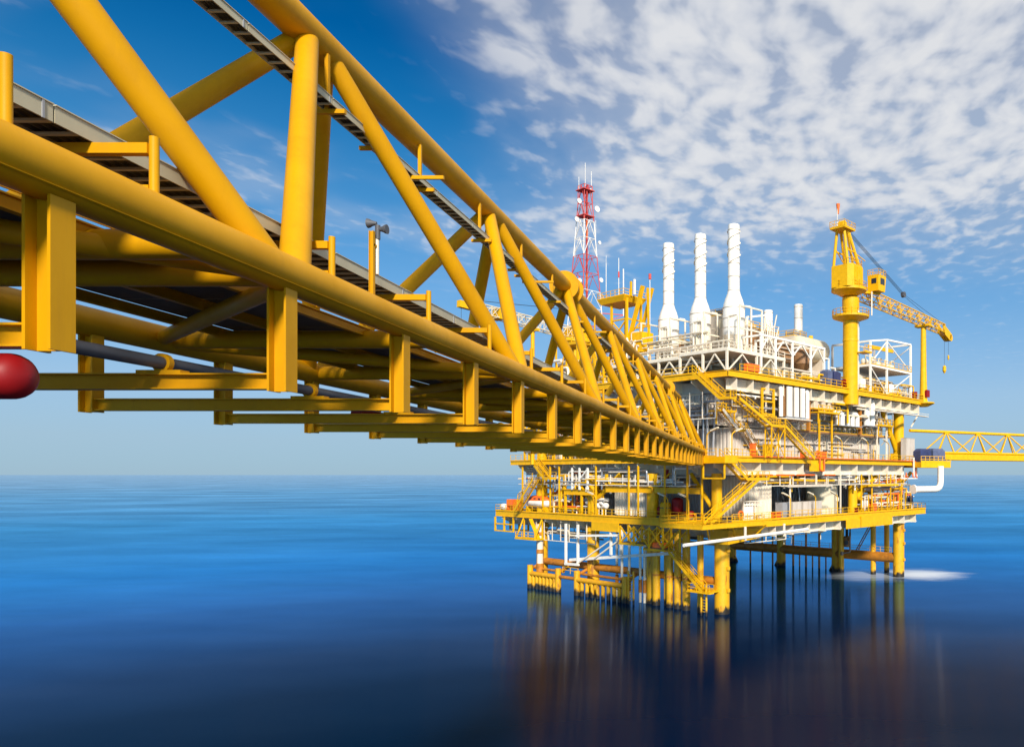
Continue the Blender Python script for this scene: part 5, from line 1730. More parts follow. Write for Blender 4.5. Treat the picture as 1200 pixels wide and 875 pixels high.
# ------------------------------------------------------------------ upper deck equipment
def upper_equipment():
    # white portal frames in front of the beige module
    t = Thing('portal_rack', 'white portal frames with knee braces on the upper deck left of the crane', 'frame', (16, -1, ZU))
    us = (7.8, 11.4, 15.8, 20.9, 24.8)
    for u in us:
        for v in (-1.0, 3.0):
            t.part('frame_post', MB().bar((u, v, ZU + 0.005), (u, v, 41.4), 0.30), 'white_clean')
        t.part('frame_beam', MB().bar((u, -1.15, 41.55), (u, 3.15, 41.55), 0.3), 'white_clean')
    t.part('frame_beam', MB().bar((7.5, -1.0, 41.6), (25.0, -1.0, 41.6), 0.28, 0.34), 'white_clean')
    for a, b in zip(us, us[1:]):
        m = (a + b) / 2
        t.part('knee_brace', MB().bar((a, -1.0, 39.2), (m - 0.2, -1.0, 41.3), 0.18), 'white_clean')
        t.part('knee_brace', MB().bar((b, -1.0, 39.2), (m + 0.2, -1.0, 41.3), 0.18), 'white_clean')
    for a, b in ((26.2, 40.0), (28.2, 38.6), (29.8, 37.6)):
        t.part('low_post', MB().bar((a, -1.0, ZU + 0.005), (a, -1.0, b), 0.22), 'white_clean')
        t.part('low_beam', MB().bar((a - 1.4, -1.0, b), (a + 0.1, -1.0, b), 0.22), 'white_clean')
    # tall white frame further in
    for (u, z) in ((15.6, 46.5), (11.0, 45.5)):
        t.part('high_post', MB().bar((u, 4.5, ZU), (u, 4.5, z), 0.3), 'white_clean')
    t.part('high_beam', MB().bar((11.0, 4.5, 45.5), (15.6, 4.5, 46.5), 0.3), 'white_clean')
    # beige module
    t = Thing('process_module', 'big beige box module behind the white portal frames', 'module', (17, 8, ZU))
    t.part('casing', MB().box((10.5, 3.6, ZU + 0.01), (26.5, 12, 40.4)), 'cream')
    for k in range(7):
        t.part('wall_rib', MB().box((11.2 + k * 2.4, 3.45, ZU + 0.2), (11.4 + k * 2.4, 3.6, 40.3)), 'beige')
    t.part('upper_casing', MB().box((11.5, 6.5, 40.405), (22, 12, 44.6)), 'beige')
    for k, (u0, u1, z0, z1, m) in enumerate(((12.5, 16.8, 40.41, 43.6, 'brown'), (17.2, 20.6, 39.0, 42.6, 'brown'), (21.0, 23.0, 40.41, 42.4, 'beige'))):
        h = t.part('intake_hood', MB().hexa([(u0, 2.4, z0), (u1, 2.4, z0), (u1, 6.4, z0), (u0, 6.4, z0), (u0, 3.0, z1), (u1, 3.0, z1), (u1, 6.4, z1), (u0, 6.4, z1)]), m)
        for j in range(4):
            f = (j + 0.5) / 4
            t.part('hood_louvre', MB().box((u0 + 0.2, 2.30, z0 + (z1 - z0) * f * 0.9 + 0.1), (u1 - 0.2, 2.52 + 0.5 * f, z0 + (z1 - z0) * f * 0.9 + 0.2)), 'beige', under=h)
    t.part('roof_box', MB().box((12.0, 8.0, 44.605), (16.5, 11.5, 46.2)), 'cream')
    t.part('roof_rail', MB().rail([(11.6, 6.6, 44.6), (22, 6.6, 44.6)], w=0.08), 'yellow')
    # horizontal tank
    t = Thing('horizontal_tank', 'cream horizontal tank with domed end left of the crane column', 'tank', (31, 6, ZU))
    t.part('shell', MB().vessel((30.2, 6.0, 42.8), 2.1, 7.0, 'x', 24), 'cream')
    for u in (28.2, 32.4):
        t.part('saddle', MB().box((u - 0.3, 4.4, 38.8), (u + 0.3, 7.6, 41.6)), 'beige')
    t.part('stand', MB().box((27.0, 4.2, ZU + 0.01), (33.6, 7.8, 38.8)), 'beige')
    t.part('shell_band', MB().tube((29.2, 6, 42.8), (29.4, 6, 42.8), 2.14, n=24), 'beige')
    t.part('top_hatch', MB().tube((30.8, 6, 44.7), (30.8, 6, 45.4), 0.4, n=12), 'yellow')
    t = Thing('silo', 'brown drum hopper below the cream tank behind the white frames', 'tank', (22.5, 2.4, ZU))
    t.part('drum', MB().lathe((23.0, 2.2, 0), [(0.5, 37.6), (1.7, 39.0), (1.75, 41.2), (1.5, 41.4)], 20), 'brown')
    t.part('stand_leg', MB().tube((23.0, 2.2, ZU + 0.01), (23.0, 2.2, 37.6), 0.35, n=10), 'beige')
    # covered crates
    for (u0, u1, m, lab) in ((26.0, 28.2, 'navy', 'dark navy covered crate on the upper deck edge left of the crane'), (24.2, 25.6, 'slate', 'slate blue covered crate behind the upper deck rail')):
        mb = MB().box((u0, -2.2, ZU + 0.9), (u1, -0.6, ZU + 2.7))
        mb.hexa([(u0 + 0.02, -2.18, ZU + 2.701), (u1 - 0.02, -2.18, ZU + 2.701), (u1 - 0.02, -0.62, ZU + 2.701), (u0 + 0.02, -0.62, ZU + 2.701), (u0 + 0.4, -1.8, ZU + 3.0), (u1 - 0.4, -1.8, ZU + 3.0), (u1 - 0.4, -1.0, ZU + 3.0), (u0 + 0.4, -1.0, ZU + 3.0)])
        mb.box((u0 + 0.1, -2.1, ZU + 0.01), (u1 - 0.1, -0.7, ZU + 0.899))
        single('covered_crate', lab, 'crate', mb, m, (u0, -1.4, ZU), group='covered crates')
    # white tower frame with vessels, right of the crane
    t = Thing('vessel_tower', 'open white steel tower frame with vessels right of the crane column', 'frame', (48, 2, ZU))
    U0, UM, U1, V0, V1 = 38.6, 44.6, 54.0, -1.8, 6.5
    for (u, v, z) in ((U0, V0, 44.6), (UM, V0, 45.6), (U1, V0, 45.9), (UM, V1, 45.6), (U1, V1, 45.9), (U0, V1, 44.6)):
        t.part('frame_post', MB().bar((u, v, ZU + 0.005), (u, v, z), 0.34), 'white_clean')
    ring = [(U0, V0, 44.7), (UM, V0, 45.7), (U1, V0, 46.0), (U1, V1, 46.0), (UM, V1, 45.7), (U0, V1, 44.7)]
    for a, b in zip(ring, ring[1:] + ring[:1]):
        t.part('roof_beam', MB().bar(a, b, 0.32), 'white_clean')
    t.part('hoist_beam', MB().bar((UM, 2.2, 44.9), (U1, 2.2, 45.1), 0.35, 0.7), 'yellow')
    for a, b in (((U0, V0), (U1, V0)), ((U1, V0), (U1, V1)), ((U0, V1), (U1, V1)), ((U0, V0), (U0, V1))):
        t.part('mid_beam', MB().bar((*a, 40.3), (*b, 40.3), 0.3, 0.4), 'white_clean')
    t.part('mid_deck', MB().box((U0 + 0.2, V0 + 0.2, 40.2), (U1 - 0.2, V1 - 0.2, 40.35)), 'white')
    for a, b in (((U0, V0, 40.5), (UM, V0, 45.4)), ((U1, V0, 40.5), (UM, V0, 45.4)), ((UM, V0, 35.4), (U1, V0, 40.0)), ((UM, V0, 35.4), (U0, V0, 40.0)), ((U1, V0, 36), (U1, V1, 40)), ((U1, V1, 40.6), (U1, V0, 45.5))):
        t.part('cross_brace', MB().bar(a, b, 0.16), 'white_clean')
    t.part('deck_rail', MB().rail([(U0, V0 - 0.2, 40.5), (U1, V0 - 0.2, 40.5)], w=0.07), 'yellow')
    t2 = Thing('horizontal_tank', 'tan horizontal vessel on the lower level of the white tower frame', 'tank', (43, 2, ZU))
    t2.part('shell', MB().vessel((42.5, 2.0, 38.0), 1.4, 5.0, 'x', 20), 'beige')
    t2.part('saddle', MB().box((40.6, 0.8, ZU + 0.01), (41.0, 3.2, 37.0)), 'yellow')
    t2.part('saddle', MB().box((44.0, 0.8, ZU + 0.01), (44.4, 3.2, 37.0)), 'yellow')
    t3 = Thing('pump_skid', 'small beige pumps on the middle level of the white tower frame', 'pump', (46, 1, 40.4))
    for k in range(5):
        u = 40.2 + k * 2.4
        t3.part('pump', MB().vessel((u, 0.4, 41.3), 0.55, 0.9, 'x', 12), 'beige' if k % 2 else 'white')
        t3.part('pump_base', MB().box((u - 0.8, -0.3, 40.36), (u + 0.8, 1.1, 40.8)), 'yellow')
        t3.part('pump_pipe', MB().pipe([(u + 0.3, 0.4, 41.8), (u + 0.3, 0.4, 42.5), (u + 1.4, 0.4, 42.5)], 0.12), 'cream')
    for k, (u, v, lab) in enumerate(((36.0, -1.6, 'white round filter pot on the upper deck at the foot of the crane'), (46.6, -1.4, 'white round filter pot below the white tower frame'))):
        t4 = Thing('filter_pot', lab, 'vessel', (u, v, ZU), group='white filter pots')
        t4.part('pot', MB().vessel((u, v, 36.6), 0.7, 1.2, 'z', 14), 'white_clean')
        t4.part('pot_base', MB().tube((u, v, ZU + 0.01), (u, v, 35.9), 0.5, n=12), 'yellow')
    # liferaft canisters and boxes
    for (u, v, lab, m) in ((3.6, -1.6, 'orange red liferaft box on the upper deck corner below the stack platform', 'orange'), (54.6, -2.2, 'small red box near the boom rest post', 'red'), (29.0, -2.2, 'small red box at the left of the crane base', 'red')):
        mb = MB()
        mb.box((u, v - 0.4, ZU + 0.6), (u + 2.6 if 'liferaft' in lab else u + 0.7, v + 0.5, ZU + 1.7))
        mb.box((u + 0.1, v - 0.3, ZU + 0.01), (u + 0.3, v + 0.4, ZU + 0.599))
        mb.box((u + (2.3 if 'liferaft' in lab else 0.5), v - 0.3, ZU + 0.01), (u + (2.5 if 'liferaft' in lab else 0.65), v + 0.4, ZU + 0.599))
        single('safety_box', lab, 'box', mb, m, (u, v, ZU), group='red and orange safety boxes')


upper_equipment()


def deck_clutter():
    rng = random.Random(29)
    # tan plant blocks between the stacks and the portal rack
    for (u0, u1, v0, v1, z0, z1, m, lab) in (
            (14.6, 19.4, 13.0, 18.0, ZU, 47.6, 'beige', 'tall tan plant block right behind the nearest tall exhaust stack'),
            (20.2, 25.6, 13.2, 17.6, ZU, 46.2, 'cream', 'cream plant block between the tall stacks and the short stacks'),
            (31.0, 35.0, 10.0, 13.5, ZU, 46.0, 'beige', 'tan plant block behind the cream tank left of the crane'),
            (12.0, 16.0, 22.0, 27.0, ZU, 44.0, 'cream', 'cream plant block behind the left exhaust stack'),
            (2.2, 4.6, 30.0, 35.0, ZU, 40.6, 'white_clean', 'white plant block on the upper deck seen through the bridge')):
        t = Thing('plant_block', lab, 'plant block', ((u0 + u1) / 2, (v0 + v1) / 2, z0), group='tan and cream plant blocks')
        t.part('casing', MB().box((u0, v0, z0 + 0.01), (u1, v1, z1)), m)
        for k in range(4):
            zz = z0 + (z1 - z0) * (k + 0.6) / 4.4
            t.part('casing_rib', MB().box((u0 - 0.08, v0 - 0.08, zz), (u1 + 0.08, v0 - 0.002, zz + 0.18)), 'white')
            t.part('casing_rib', MB().box((u0 - 0.08, v0 + 0.002, zz), (u0 - 0.002, v1, zz + 0.18)), 'white')
        t.part('top_rail', MB().rail([(u0, v1, z1), (u0, v0, z1), (u1, v0, z1)], w=0.08), 'yellow')
        t.part('louvre', MB().box((u0 + 0.5, v0 - 0.06, z1 - 2.2), (u1 - 0.5, v0 - 0.003, z1 - 0.6)), 'brown')
        t.part('roof_unit', MB().box((u0 + 0.6, v0 + 0.6, z1 + 0.002), (u1 - 1.0, v1 - 1.0, z1 + 1.1)), 'grey' if m == 'beige' else 'beige')
    # slim white vent stubs along the stack platform and portal rack
    t = Thing('vent_cluster', 'cluster of thin white vent pipes beside the nearest tall exhaust stack', 'vent', (11.5, 1.5, 38.6))
    for k in range(9):
        u = 11.2 + (k % 5) * 0.55
        v = 0.4 + (k // 5) * 0.9
        t.part('vent_pipe', MB().pipe([(u, v, 38.65), (u, v, 42.0 + rng.uniform(0, 3.4)), (u + 0.01, v - 0.5, 42.2 + rng.uniform(0, 3.4))], 0.11), 'white')
    t = Thing('vent_cluster', 'cluster of thin white vent pipes left of the left exhaust stack', 'vent', (5, 24.5, 38.2))
    for k in range(8):
        u = 3.0 + (k % 4) * 0.7
        v = 23.4 + (k // 4) * 0.9
        t.part('vent_pipe', MB().pipe([(u, v, 38.25), (u, v, 40.5 + rng.uniform(0, 3)), (u + 0.01, v - 0.5, 40.7 + rng.uniform(0, 3))], 0.15), rng.choice(['white', 'beige']))
    # hung tray walkways under the main deck
    for (u0, u1, z, lab) in ((12.0, 24.5, 18.35, 'white tray walkway hung under the main deck above the grey cabinets'), (36.0, 47.0, 18.2, 'yellow tray walkway hung under the main deck at the right end')):
        t = Thing('hung_walkway', lab, 'walkway', (u0, -2, z), group='hung tray walkways')
        m = 'white' if 'white' in lab else 'yellow'
        t.part('tray_plate', MB().box((u0, -2.9, z), (u1, -1.4, z + 0.14)), m)
        t.part('tray_edge', MB().box((u0, -3.0, z - 0.1), (u1, -2.905, z + 0.3)), 'beige' if m == 'white' else m)
        for k in range(4):
            u = u0 + (u1 - u0) * (k + 0.5) / 4
            t.part('tray_hanger', MB().bar((u, -2.8, z + 0.14), (u, -2.8, 20.3), 0.12), m)
    # yellow service stages behind the stairs
    for (u0, u1, v, z, lab) in ((-1.0, 3.4, 1.4, 29.6, 'small yellow railed stage at the top of the inner stairs'), (20.6, 27.0, -1.6, 30.6, 'yellow railed stage under the upper deck between the duct banks'), (40.6, 46.0, -1.2, 29.4, 'yellow railed stage under the upper deck right of the paired pipes')):
        t = Thing('service_stage', lab, 'walkway', (u0, v, z), group='yellow railed stages')
        t.part('stage_plate', MB().box((u0, v - 1.2, z - 0.16), (u1, v + 0.4, z)), 'yellow')
        t.part('stage_rail', MB().rail([(u0, v - 1.2, z), (u1, v - 1.2, z)], w=0.09, step=1.1), 'yellow')
        t.part('stage_post', MB().bar((u0 + 0.2, v - 1.0, z - 2.0), (u0 + 0.2, v - 1.0, z - 0.16), 0.18), 'yellow')
        t.part('stage_post', MB().bar((u1 - 0.2, v - 1.0, z - 2.0), (u1 - 0.2, v - 1.0, z - 0.16), 0.18), 'yellow')
    # yellow frames on the upper deck seen through the long bridge
    for k, (v0, v1, z, lab) in enumerate(((26.0, 31.0, 41.5, 'yellow braced scaffold on the upper deck seen through the bridge near the lookout tower'), (33.0, 39.0, 43.0, 'yellow braced scaffold on the upper deck seen through the bridge near the radio mast'))):
        t = Thing('deck_scaffold', lab, 'scaffold', (0, v0, ZU), group='yellow scaffolds')
        for u in (-0.6, 3.0):
            for v in (v0, (v0 + v1) / 2, v1):
                t.part('scaffold_post', MB().bar((u, v, ZU + 0.01), (u, v, z), 0.26), 'yellow')
            for zz in (z - 0.1, (z + ZU) / 2):
                t.part('scaffold_beam', MB().bar((u, v0, zz), (u, v1, zz), 0.24), 'yellow')
            t.part('scaffold_brace', MB().bar((u, v0, ZU + 0.2), (u, (v0 + v1) / 2, z - 0.2), 0.18), 'yellow')
            t.part('scaffold_brace', MB().bar((u, v1, ZU + 0.2), (u, (v0 + v1) / 2, z - 0.2), 0.18), 'yellow')
        t.part('scaffold_deck', MB().box((-0.7, v0 - 0.1, z), (3.1, v1 + 0.1, z + 0.12)), 'yellow')
        t.part('scaffold_rail', MB().rail([(-0.7, v0, z + 0.12), (-0.7, v1, z + 0.12)], w=0.09), 'yellow')


deck_clutter()


# ------------------------------------------------------------------ lower deck equipment
def lower_equipment():
    t = Thing('storage_tank', 'tall cream cylindrical tank standing on the lower deck', 'tank', (28.8, 2.4, ZL))
    t.part('shell', MB().lathe((28.8, 2.4, 0), [(2.75, ZL + 0.01), (2.75, 19.6), (2.3, 20.2), (0.4, 20.4)], 36), 'cream')
    t.part('shell_band', MB().tube((28.8, 2.4, 17.0), (28.8, 2.4, 17.12), 2.79, n=36), 'cream')
    t.part('gauge', MB().tube((30.2, -0.2, 15.9), (30.2, -0.05, 15.9), 0.45, n=16), 'white')
    t.part('tank_ladder', MB().bar((31.6, 1.2, ZL + 0.05), (31.6, 1.2, 20.0), 0.5, 0.1), 'white')
    for k, (u, m, lab) in enumerate(((11.9, 'grey', 'leftmost grey electrical cabinet behind the lower deck rail'), (14.6, 'panel_grey', 'second grey electrical cabinet behind the lower deck rail'), (17.4, 'panel_grey', 'third grey electrical cabinet behind the lower deck rail'), (20.4, 'panel_grey', 'rightmost grey electrical cabinet, just left of the cream tank'))):
        t = Thing('cabinet', lab, 'cabinet', (u, -1.4, ZL), group='grey electrical cabinets')
        t.part('casing', MB().box((u, -2.0, ZL + 0.12), (u + 2.3, -0.6, ZL + 2.45)), m)
        t.part('plinth', MB().box((u + 0.1, -1.9, ZL + 0.005), (u + 2.2, -0.7, ZL + 0.118)), 'dark_grey')
        for j in range(2):
            t.part('door', MB().box((u + 0.08 + 1.1 * j, -2.04, ZL + 0.25), (u + 1.1 + 1.1 * j, -2.003, ZL + 2.35)), m)
    t = Thing('bottle_rack', 'white rack of upright gas bottles on the lower deck by the stairs', 'rack', (4.6, -1.4, ZL))
    for k in range(4):
        u = 3.0 + k * 0.62
        t.part('bottle', MB().lathe((u, -1.6, 0), [(0.27, ZL + 0.05), (0.27, 15.6), (0.16, 15.95), (0.08, 16.1)], 12), 'white_clean')
    for z in (14.2, 15.7):
        t.part('rack_bar', MB().bar((2.6, -1.95, z), (7.2, -1.95, z), 0.12), 'white')
    for u in (2.6, 5.2, 7.2):
        t.part('rack_post', MB().bar((u, -1.95, ZL + 0.01), (u, -1.95, 16.2), 0.14), 'white')
    t.part('rack_top', MB().box((2.5, -2.05, 16.2), (7.3, -1.0, 16.3)), 'white')
    t.part('panel', MB().box((5.4, -1.8, 14.0), (7.0, -1.2, 15.4)), 'cream')
    # white domed vessel pointing out of the right face
    t = Thing('horizontal_tank', 'white round ended vessel pointing outward below the main deck', 'tank', (43.9, 0, 18.6))
    t.part('shell', MB().vessel((43.9, 2.6, 18.4), 1.65, 5.0, 'y', 28), 'white_clean')
    t.part('end_ring', MB().tube((43.9, 0.1, 18.4), (43.9, 0.3, 18.4), 1.72, n=28), 'white')
    t.part('saddle', MB().box((43.1, 1.0, ZL + 0.01), (44.7, 1.5, 17.2)), 'yellow')
    t.part('saddle', MB().box((43.1, 3.6, ZL + 0.01), (44.7, 4.1, 17.2)), 'yellow')
    for (u0, u1, m, lab) in ((50.6, 53.4, 'navy', 'dark navy covered crate at the right end of the lower deck'), (54.0, 55.4, 'navy', 'small navy covered crate at the far right end of the lower deck')):
        mb = MB().box((u0, -1.6, ZL + 0.9), (u1, 0.6, ZL + 2.6))
        mb.box((u0 + 0.1, -1.5, ZL + 0.01), (u1 - 0.1, 0.5, ZL + 0.899))
        mb.hexa([(u0 + 0.02, -1.58, ZL + 2.601), (u1 - 0.02, -1.58, ZL + 2.601), (u1 - 0.02, 0.58, ZL + 2.601), (u0 + 0.02, 0.58, ZL + 2.601), (u0 + 0.3, -1.2, ZL + 2.9), (u1 - 0.3, -1.2, ZL + 2.9), (u1 - 0.3, 0.2, ZL + 2.9), (u0 + 0.3, 0.2, ZL + 2.9)])
        single('covered_crate', lab, 'crate', mb, m, (u0, -0.5, ZL), group='covered crates')
    # skids with vessels at the right end
    for k, (u, v, lab, m) in enumerate(((38.0, -1.0, 'white valve skid right of the yellow column on the lower deck', 'white_clean'), (43.5, -0.8, 'white twin pot skid below the round ended vessel', 'white_clean'), (47.4, -0.6, 'cream pot skid left of the navy crate on the lower deck', 'cream'))):
        t = Thing('process_skid', lab, 'skid', (u, v, ZL), group='small process skids')
        t.part('base_frame', MB().box((u - 1.4, v - 0.9, ZL + 0.01), (u + 1.4, v + 0.9, ZL + 0.3)), 'yellow')
        for j in range(3):
            x = u - 0.9 + 0.9 * j
            t.part('pot', MB().vessel((x, v, ZL + 1.4), 0.34, 1.1, 'z', 12), m)
            t.part('pot_pipe', MB().pipe([(x, v, ZL + 2.2), (x, v - 0.5, ZL + 2.5), (x + 0.5, v - 0.5, ZL + 2.5)], 0.1), 'white')
        for sx in (-1.3, 1.3):
            t.part('frame_post', MB().bar((u + sx, v - 0.8, ZL + 0.3), (u + sx, v - 0.8, ZL + 3.0), 0.14), 'yellow' if k else 'white')
        t.part('frame_beam', MB().bar((u - 1.3, v - 0.8, ZL + 3.0), (u + 1.3, v - 0.8, ZL + 3.0), 0.14), 'yellow' if k else 'white')
        t.part('valve_wheel', MB().tube((u + 0.2, v - 1.05, ZL + 1.2), (u + 0.2, v - 0.98, ZL + 1.2), 0.36, n=14), ('orange', 'red', 'orange')[k])
    # red pumps on the left side
    for k, (v, lab) in enumerate(((10.8, 'big red fire pump on the lower deck below the bridge end'), (6.6, 'low red fire pump near the corner of the lower deck'), (13.4, 'slim red extinguisher column by the white wall block'))):
        t = Thing('fire_pump', lab, 'pump', (0.5, v, ZL), group='red fire pumps')
        h = (3.4, 1.3, 2.0)[k]
        r = (0.9, 0.6, 0.35)[k]
        t.part('body', MB().vessel((1.6 if k == 0 else 0.2, v, ZL + h * 0.55), r, h * 0.55, 'z', 18), 'red')
        t.part('base', MB().box((1.6 - r if k == 0 else 0.2 - r, v - r, ZL + 0.01), ((1.6 if k == 0 else 0.2) + r, v + r, ZL + 0.3)), 'dark_grey')
        t.part('motor', MB().vessel((1.2 if k == 0 else 0.2, v + r * 1.6, ZL + 0.9), r * 0.6, r * 1.2, 'y', 14), 'red')
        t.part('pump_pipe', MB().pipe([(0.4, v - r, ZL + 0.8), (0.0, v - r * 2, ZL + 0.8), (0.0, v - r * 2, ZL + 0.1)], 0.16), 'red')
    t = Thing('process_skid', 'yellow capped drum beside the big red fire pump', 'drum', (0.5, 12.2, ZL))
    t.part('drum', MB().lathe((0.4, 12.2, 0), [(0.9, ZL + 0.01), (0.9, 15.6), (0.7, 15.9)], 18), 'yellow')
    t.part('drum_band', MB().tube((0.4, 12.2, 15.0), (0.4, 12.2, 15.12), 0.94, n=18), 'dark_grey')
    t = Thing('manifold', 'white bulky valve manifold on the lower deck left of the white wall block', 'manifold', (0, 29, ZL))
    for k in range(6):
        t.part('valve_body', MB().vessel((0.2, 26.4 + k * 0.9, ZL + 1.6 + 0.5 * (k % 2)), 0.5, 0.5, 'y', 12), 'white_clean')
        t.part('valve_stem', MB().tube((0.2, 26.4 + k * 0.9, ZL + 0.02), (0.2, 26.4 + k * 0.9, ZL + 1.3 + 0.5 * (k % 2)), 0.12, n=8), 'white')
    t.part('header', MB().tube((0.2, 25.8, ZL + 2.6), (0.2, 31.6, ZL + 2.6), 0.3, n=12), 'white_clean')
    # lifeboat
    t = Thing('lifeboat', 'white enclosed lifeboat with orange top at the far left of the lower deck', 'boat', (-0.6, 44.5, ZL))
    hull = MB()
    secs = []
    N = 14
    for i in range(N + 1):
        s = i / N
        y = 40.9 + 7.0 * s
        w = 1.35 * (1 - abs(2 * s - 1) ** 3.2) + 0.05
        zk = ZL + 0.7 + 0.5 * abs(2 * s - 1) ** 3
        secs.append([(-0.4 - w * 0.25, y, zk), (-0.4 - w, y, ZL + 1.5), (-0.4 - w, y, ZL + 2.1), (-0.4 + w, y, ZL + 2.1), (-0.4 + w, y, ZL + 1.5), (-0.4 + w * 0.25, y, zk)])
    for sec in secs:
        hull.v += sec
    for i in range(N):
        for j in range(6):
            j2 = (j + 1) % 6
            hull._q((i * 6 + j, (i + 1) * 6 + j, (i + 1) * 6 + j2, i * 6 + j2), True)
    t.part('hull', hull, 'white_clean')
    top = MB()
    for i in range(N + 1):
        s = i / N
        y = 41.2 + 6.4 * s
        w = 1.15 * (1 - abs(2 * s - 1) ** 4) + 0.05
        h = 0.95 * (1 - abs(2 * s - 1) ** 4) + 0.05
        top.v += [(-0.4 - w, y, ZL + 2.101), (-0.4 - w * 0.75, y, ZL + 2.1 + h * 0.8), (-0.4, y, ZL + 2.1 + h), (-0.4 + w * 0.75, y, ZL + 2.1 + h * 0.8), (-0.4 + w, y, ZL + 2.101)]
    for i in range(N):
        for j in range(4):
            top._q((i * 5 + j, (i + 1) * 5 + j, (i + 1) * 5 + j + 1, i * 5 + j + 1), True)
    cp = t.part('canopy', top, 'orange')
    for k in range(3):
        t.part('hatch_window', MB().box((-1.50, 42.6 + 1.3 * k, ZL + 2.25), (-1.40, 43.2 + 1.3 * k, ZL + 2.6)), 'glass', under=cp)
    for y in (41.9, 46.9):
        t.part('cradle', MB().box((-1.4, y - 0.15, ZL + 0.01), (0.6, y + 0.15, ZL + 1.0)), 'yellow')
        t.part('davit_arm', MB().pipe([(0.9, y, ZL + 0.01), (0.9, y, ZL + 4.2), (-0.6, y, ZL + 4.6)], 0.16), 'yellow')
    t = Thing('winch', 'orange winch drum at the far left end of the lower deck', 'winch', (-0.8, 51.5, ZL))
    t.part('drum', MB().tube((-0.9, 50.7, ZL + 1.2), (-0.9, 52.3, ZL + 1.2), 0.9, n=20), 'orange')
    for v in (50.5, 52.4):
        t.part('side_plate', MB().box((-1.9, v - 0.08, ZL + 0.01), (0.1, v + 0.08, ZL + 2.2)), 'orange')
    t = Thing('float', 'white float on the far left tip of the lower deck', 'float', (-1.2, 55, ZL))
    t.part('float_body', MB().vessel((-1.0, 54.8, ZL + 0.75), 0.6, 0.7, 'y', 16), 'white_clean')
    t.part('float_stand', MB().box((-1.3, 54.6, ZL + 0.01), (-0.7, 55.0, ZL + 0.3)), 'yellow')
    # cage and steps hung under the far left end
    t = Thing('hung_cage', 'open yellow cage hanging under the far left end of the lower deck', 'frame', (-1.5, 53, 10))
    for v in (49.8, 52.8, 55.8):
        for u in (-2.2, 1.0):
            t.part('cage_post', MB().bar((u, v, 9.6), (u, v, 12.3), 0.28), 'yellow')
    for z in (9.7, 11.0):
        for u in (-2.2, 1.0):
            t.part('cage_beam', MB().bar((u, 49.8, z), (u, 55.8, z), 0.24), 'yellow')
    t = Thing('hung_cage', 'yellow ladder basket hanging under the lower deck near the banded riser', 'frame', (-2.4, 45, 9))
    t.part('basket_floor', MB().box((-3.6, 41.2, 8.6), (-1.6, 47.2, 8.9)), 'yellow')
    for v in (41.4, 47.0):
        t.part('basket_post', MB().bar((-3.4, v, 8.9), (-2.2, v - 0.4, 12.3), 0.22), 'yellow')
        t.part('basket_post', MB().bar((-1.8, v, 8.9), (-1.8, v, 12.3), 0.22), 'yellow')
    t.part('basket_rail', MB().rail([(-3.5, 41.3, 8.9), (-3.5, 47.1, 8.9)], w=0.1), 'yellow')
    t.part('basket_ladder', MB().bar((-2.6, 41.4, 8.9), (-2.6, 43.8, 12.3), 0.7, 0.14), 'yellow')
    # lattice baskets under the left face
    t = Thing('lattice_basket', 'yellow lattice truss basket slung under the left face of the lower deck', 'frame', (-4, 13, 9))
    for u in (-2.5, -4.2):
        for v in (4.4, 8.0, 11.0, 14.4, 17.6):
            t.part('lattice_post', MB().bar((u, v, 9.0 if v < 12 else 9.6), (u, v, 12.3), 0.24), 'yellow')
        for a, b in ((8.0, 11.0), (11.0, 14.4), (14.4, 17.6)):
            t.part('lattice_brace', MB().bar((u, a, 9.3), (u, b, 12.2), 0.18), 'yellow')
            t.part('lattice_brace', MB().bar((u, b, 9.5), (u, a, 12.2), 0.18), 'yellow')
        t.part('lattice_brace', MB().bar((u, 4.4, 12.2), (u, 8.0, 9.2), 0.2), 'yellow')
        t.part('bottom_beam', MB().bar((u, 7.6, 8.95), (u, 12.2, 8.95), 0.3), 'yellow')
        t.part('bottom_beam', MB().bar((u, 12.4, 9.5), (u, 17.8, 9.5), 0.3), 'yellow')
    t.part('basket_floor', MB().box((-4.1, 7.6, 9.1), (-2.6, 12.2, 9.2)), 'grating')
    t.part('basket_floor', MB().box((-4.1, 12.4, 9.65), (-2.6, 17.7, 9.75)), 'grating')
    t.part('orange_box', MB().box((-3.9, 8.4, 9.25), (-2.9, 10.6, 10.0)), 'orange')
    # white hanging pipe frame and slung gangway
    t = Thing('gangway_hanger', 'white U shaped frame carrying a sloping white gangway below the lower deck', 'frame', (-2, 25, 6))
    for v in (34.3, 31.0, 22.4, 20.0):
        t.part('hanger', MB().bar((-2.0, v, 5.0 if v > 30 else 7.2), (-2.0, v, 11.8), 0.34), 'white_clean')
    t.part('foot_beam', MB().bar((-2.0, 34.5, 4.9), (-2.0, 30.8, 5.0), 0.4), 'white_clean')
    t.part('gangway', MB().bar((-1.4, 33.6, 5.6), (-1.4, 8.0, 8.4), 0.9, 0.45), 'white_clean')
    t.part('upper_gangway', MB().bar((-3.0, 30.0, 10.0), (-2.6, 19.0, 10.6), 0.6, 0.35), 'white_clean')
    for a, b in (((-2, 31, 5.2), (-2, 22.4, 9.6)), ((-2, 26.5, 6.4), (-2, 20.2, 9.8))):
        t.part('diagonal', MB().bar(a, b, 0.22), 'white')
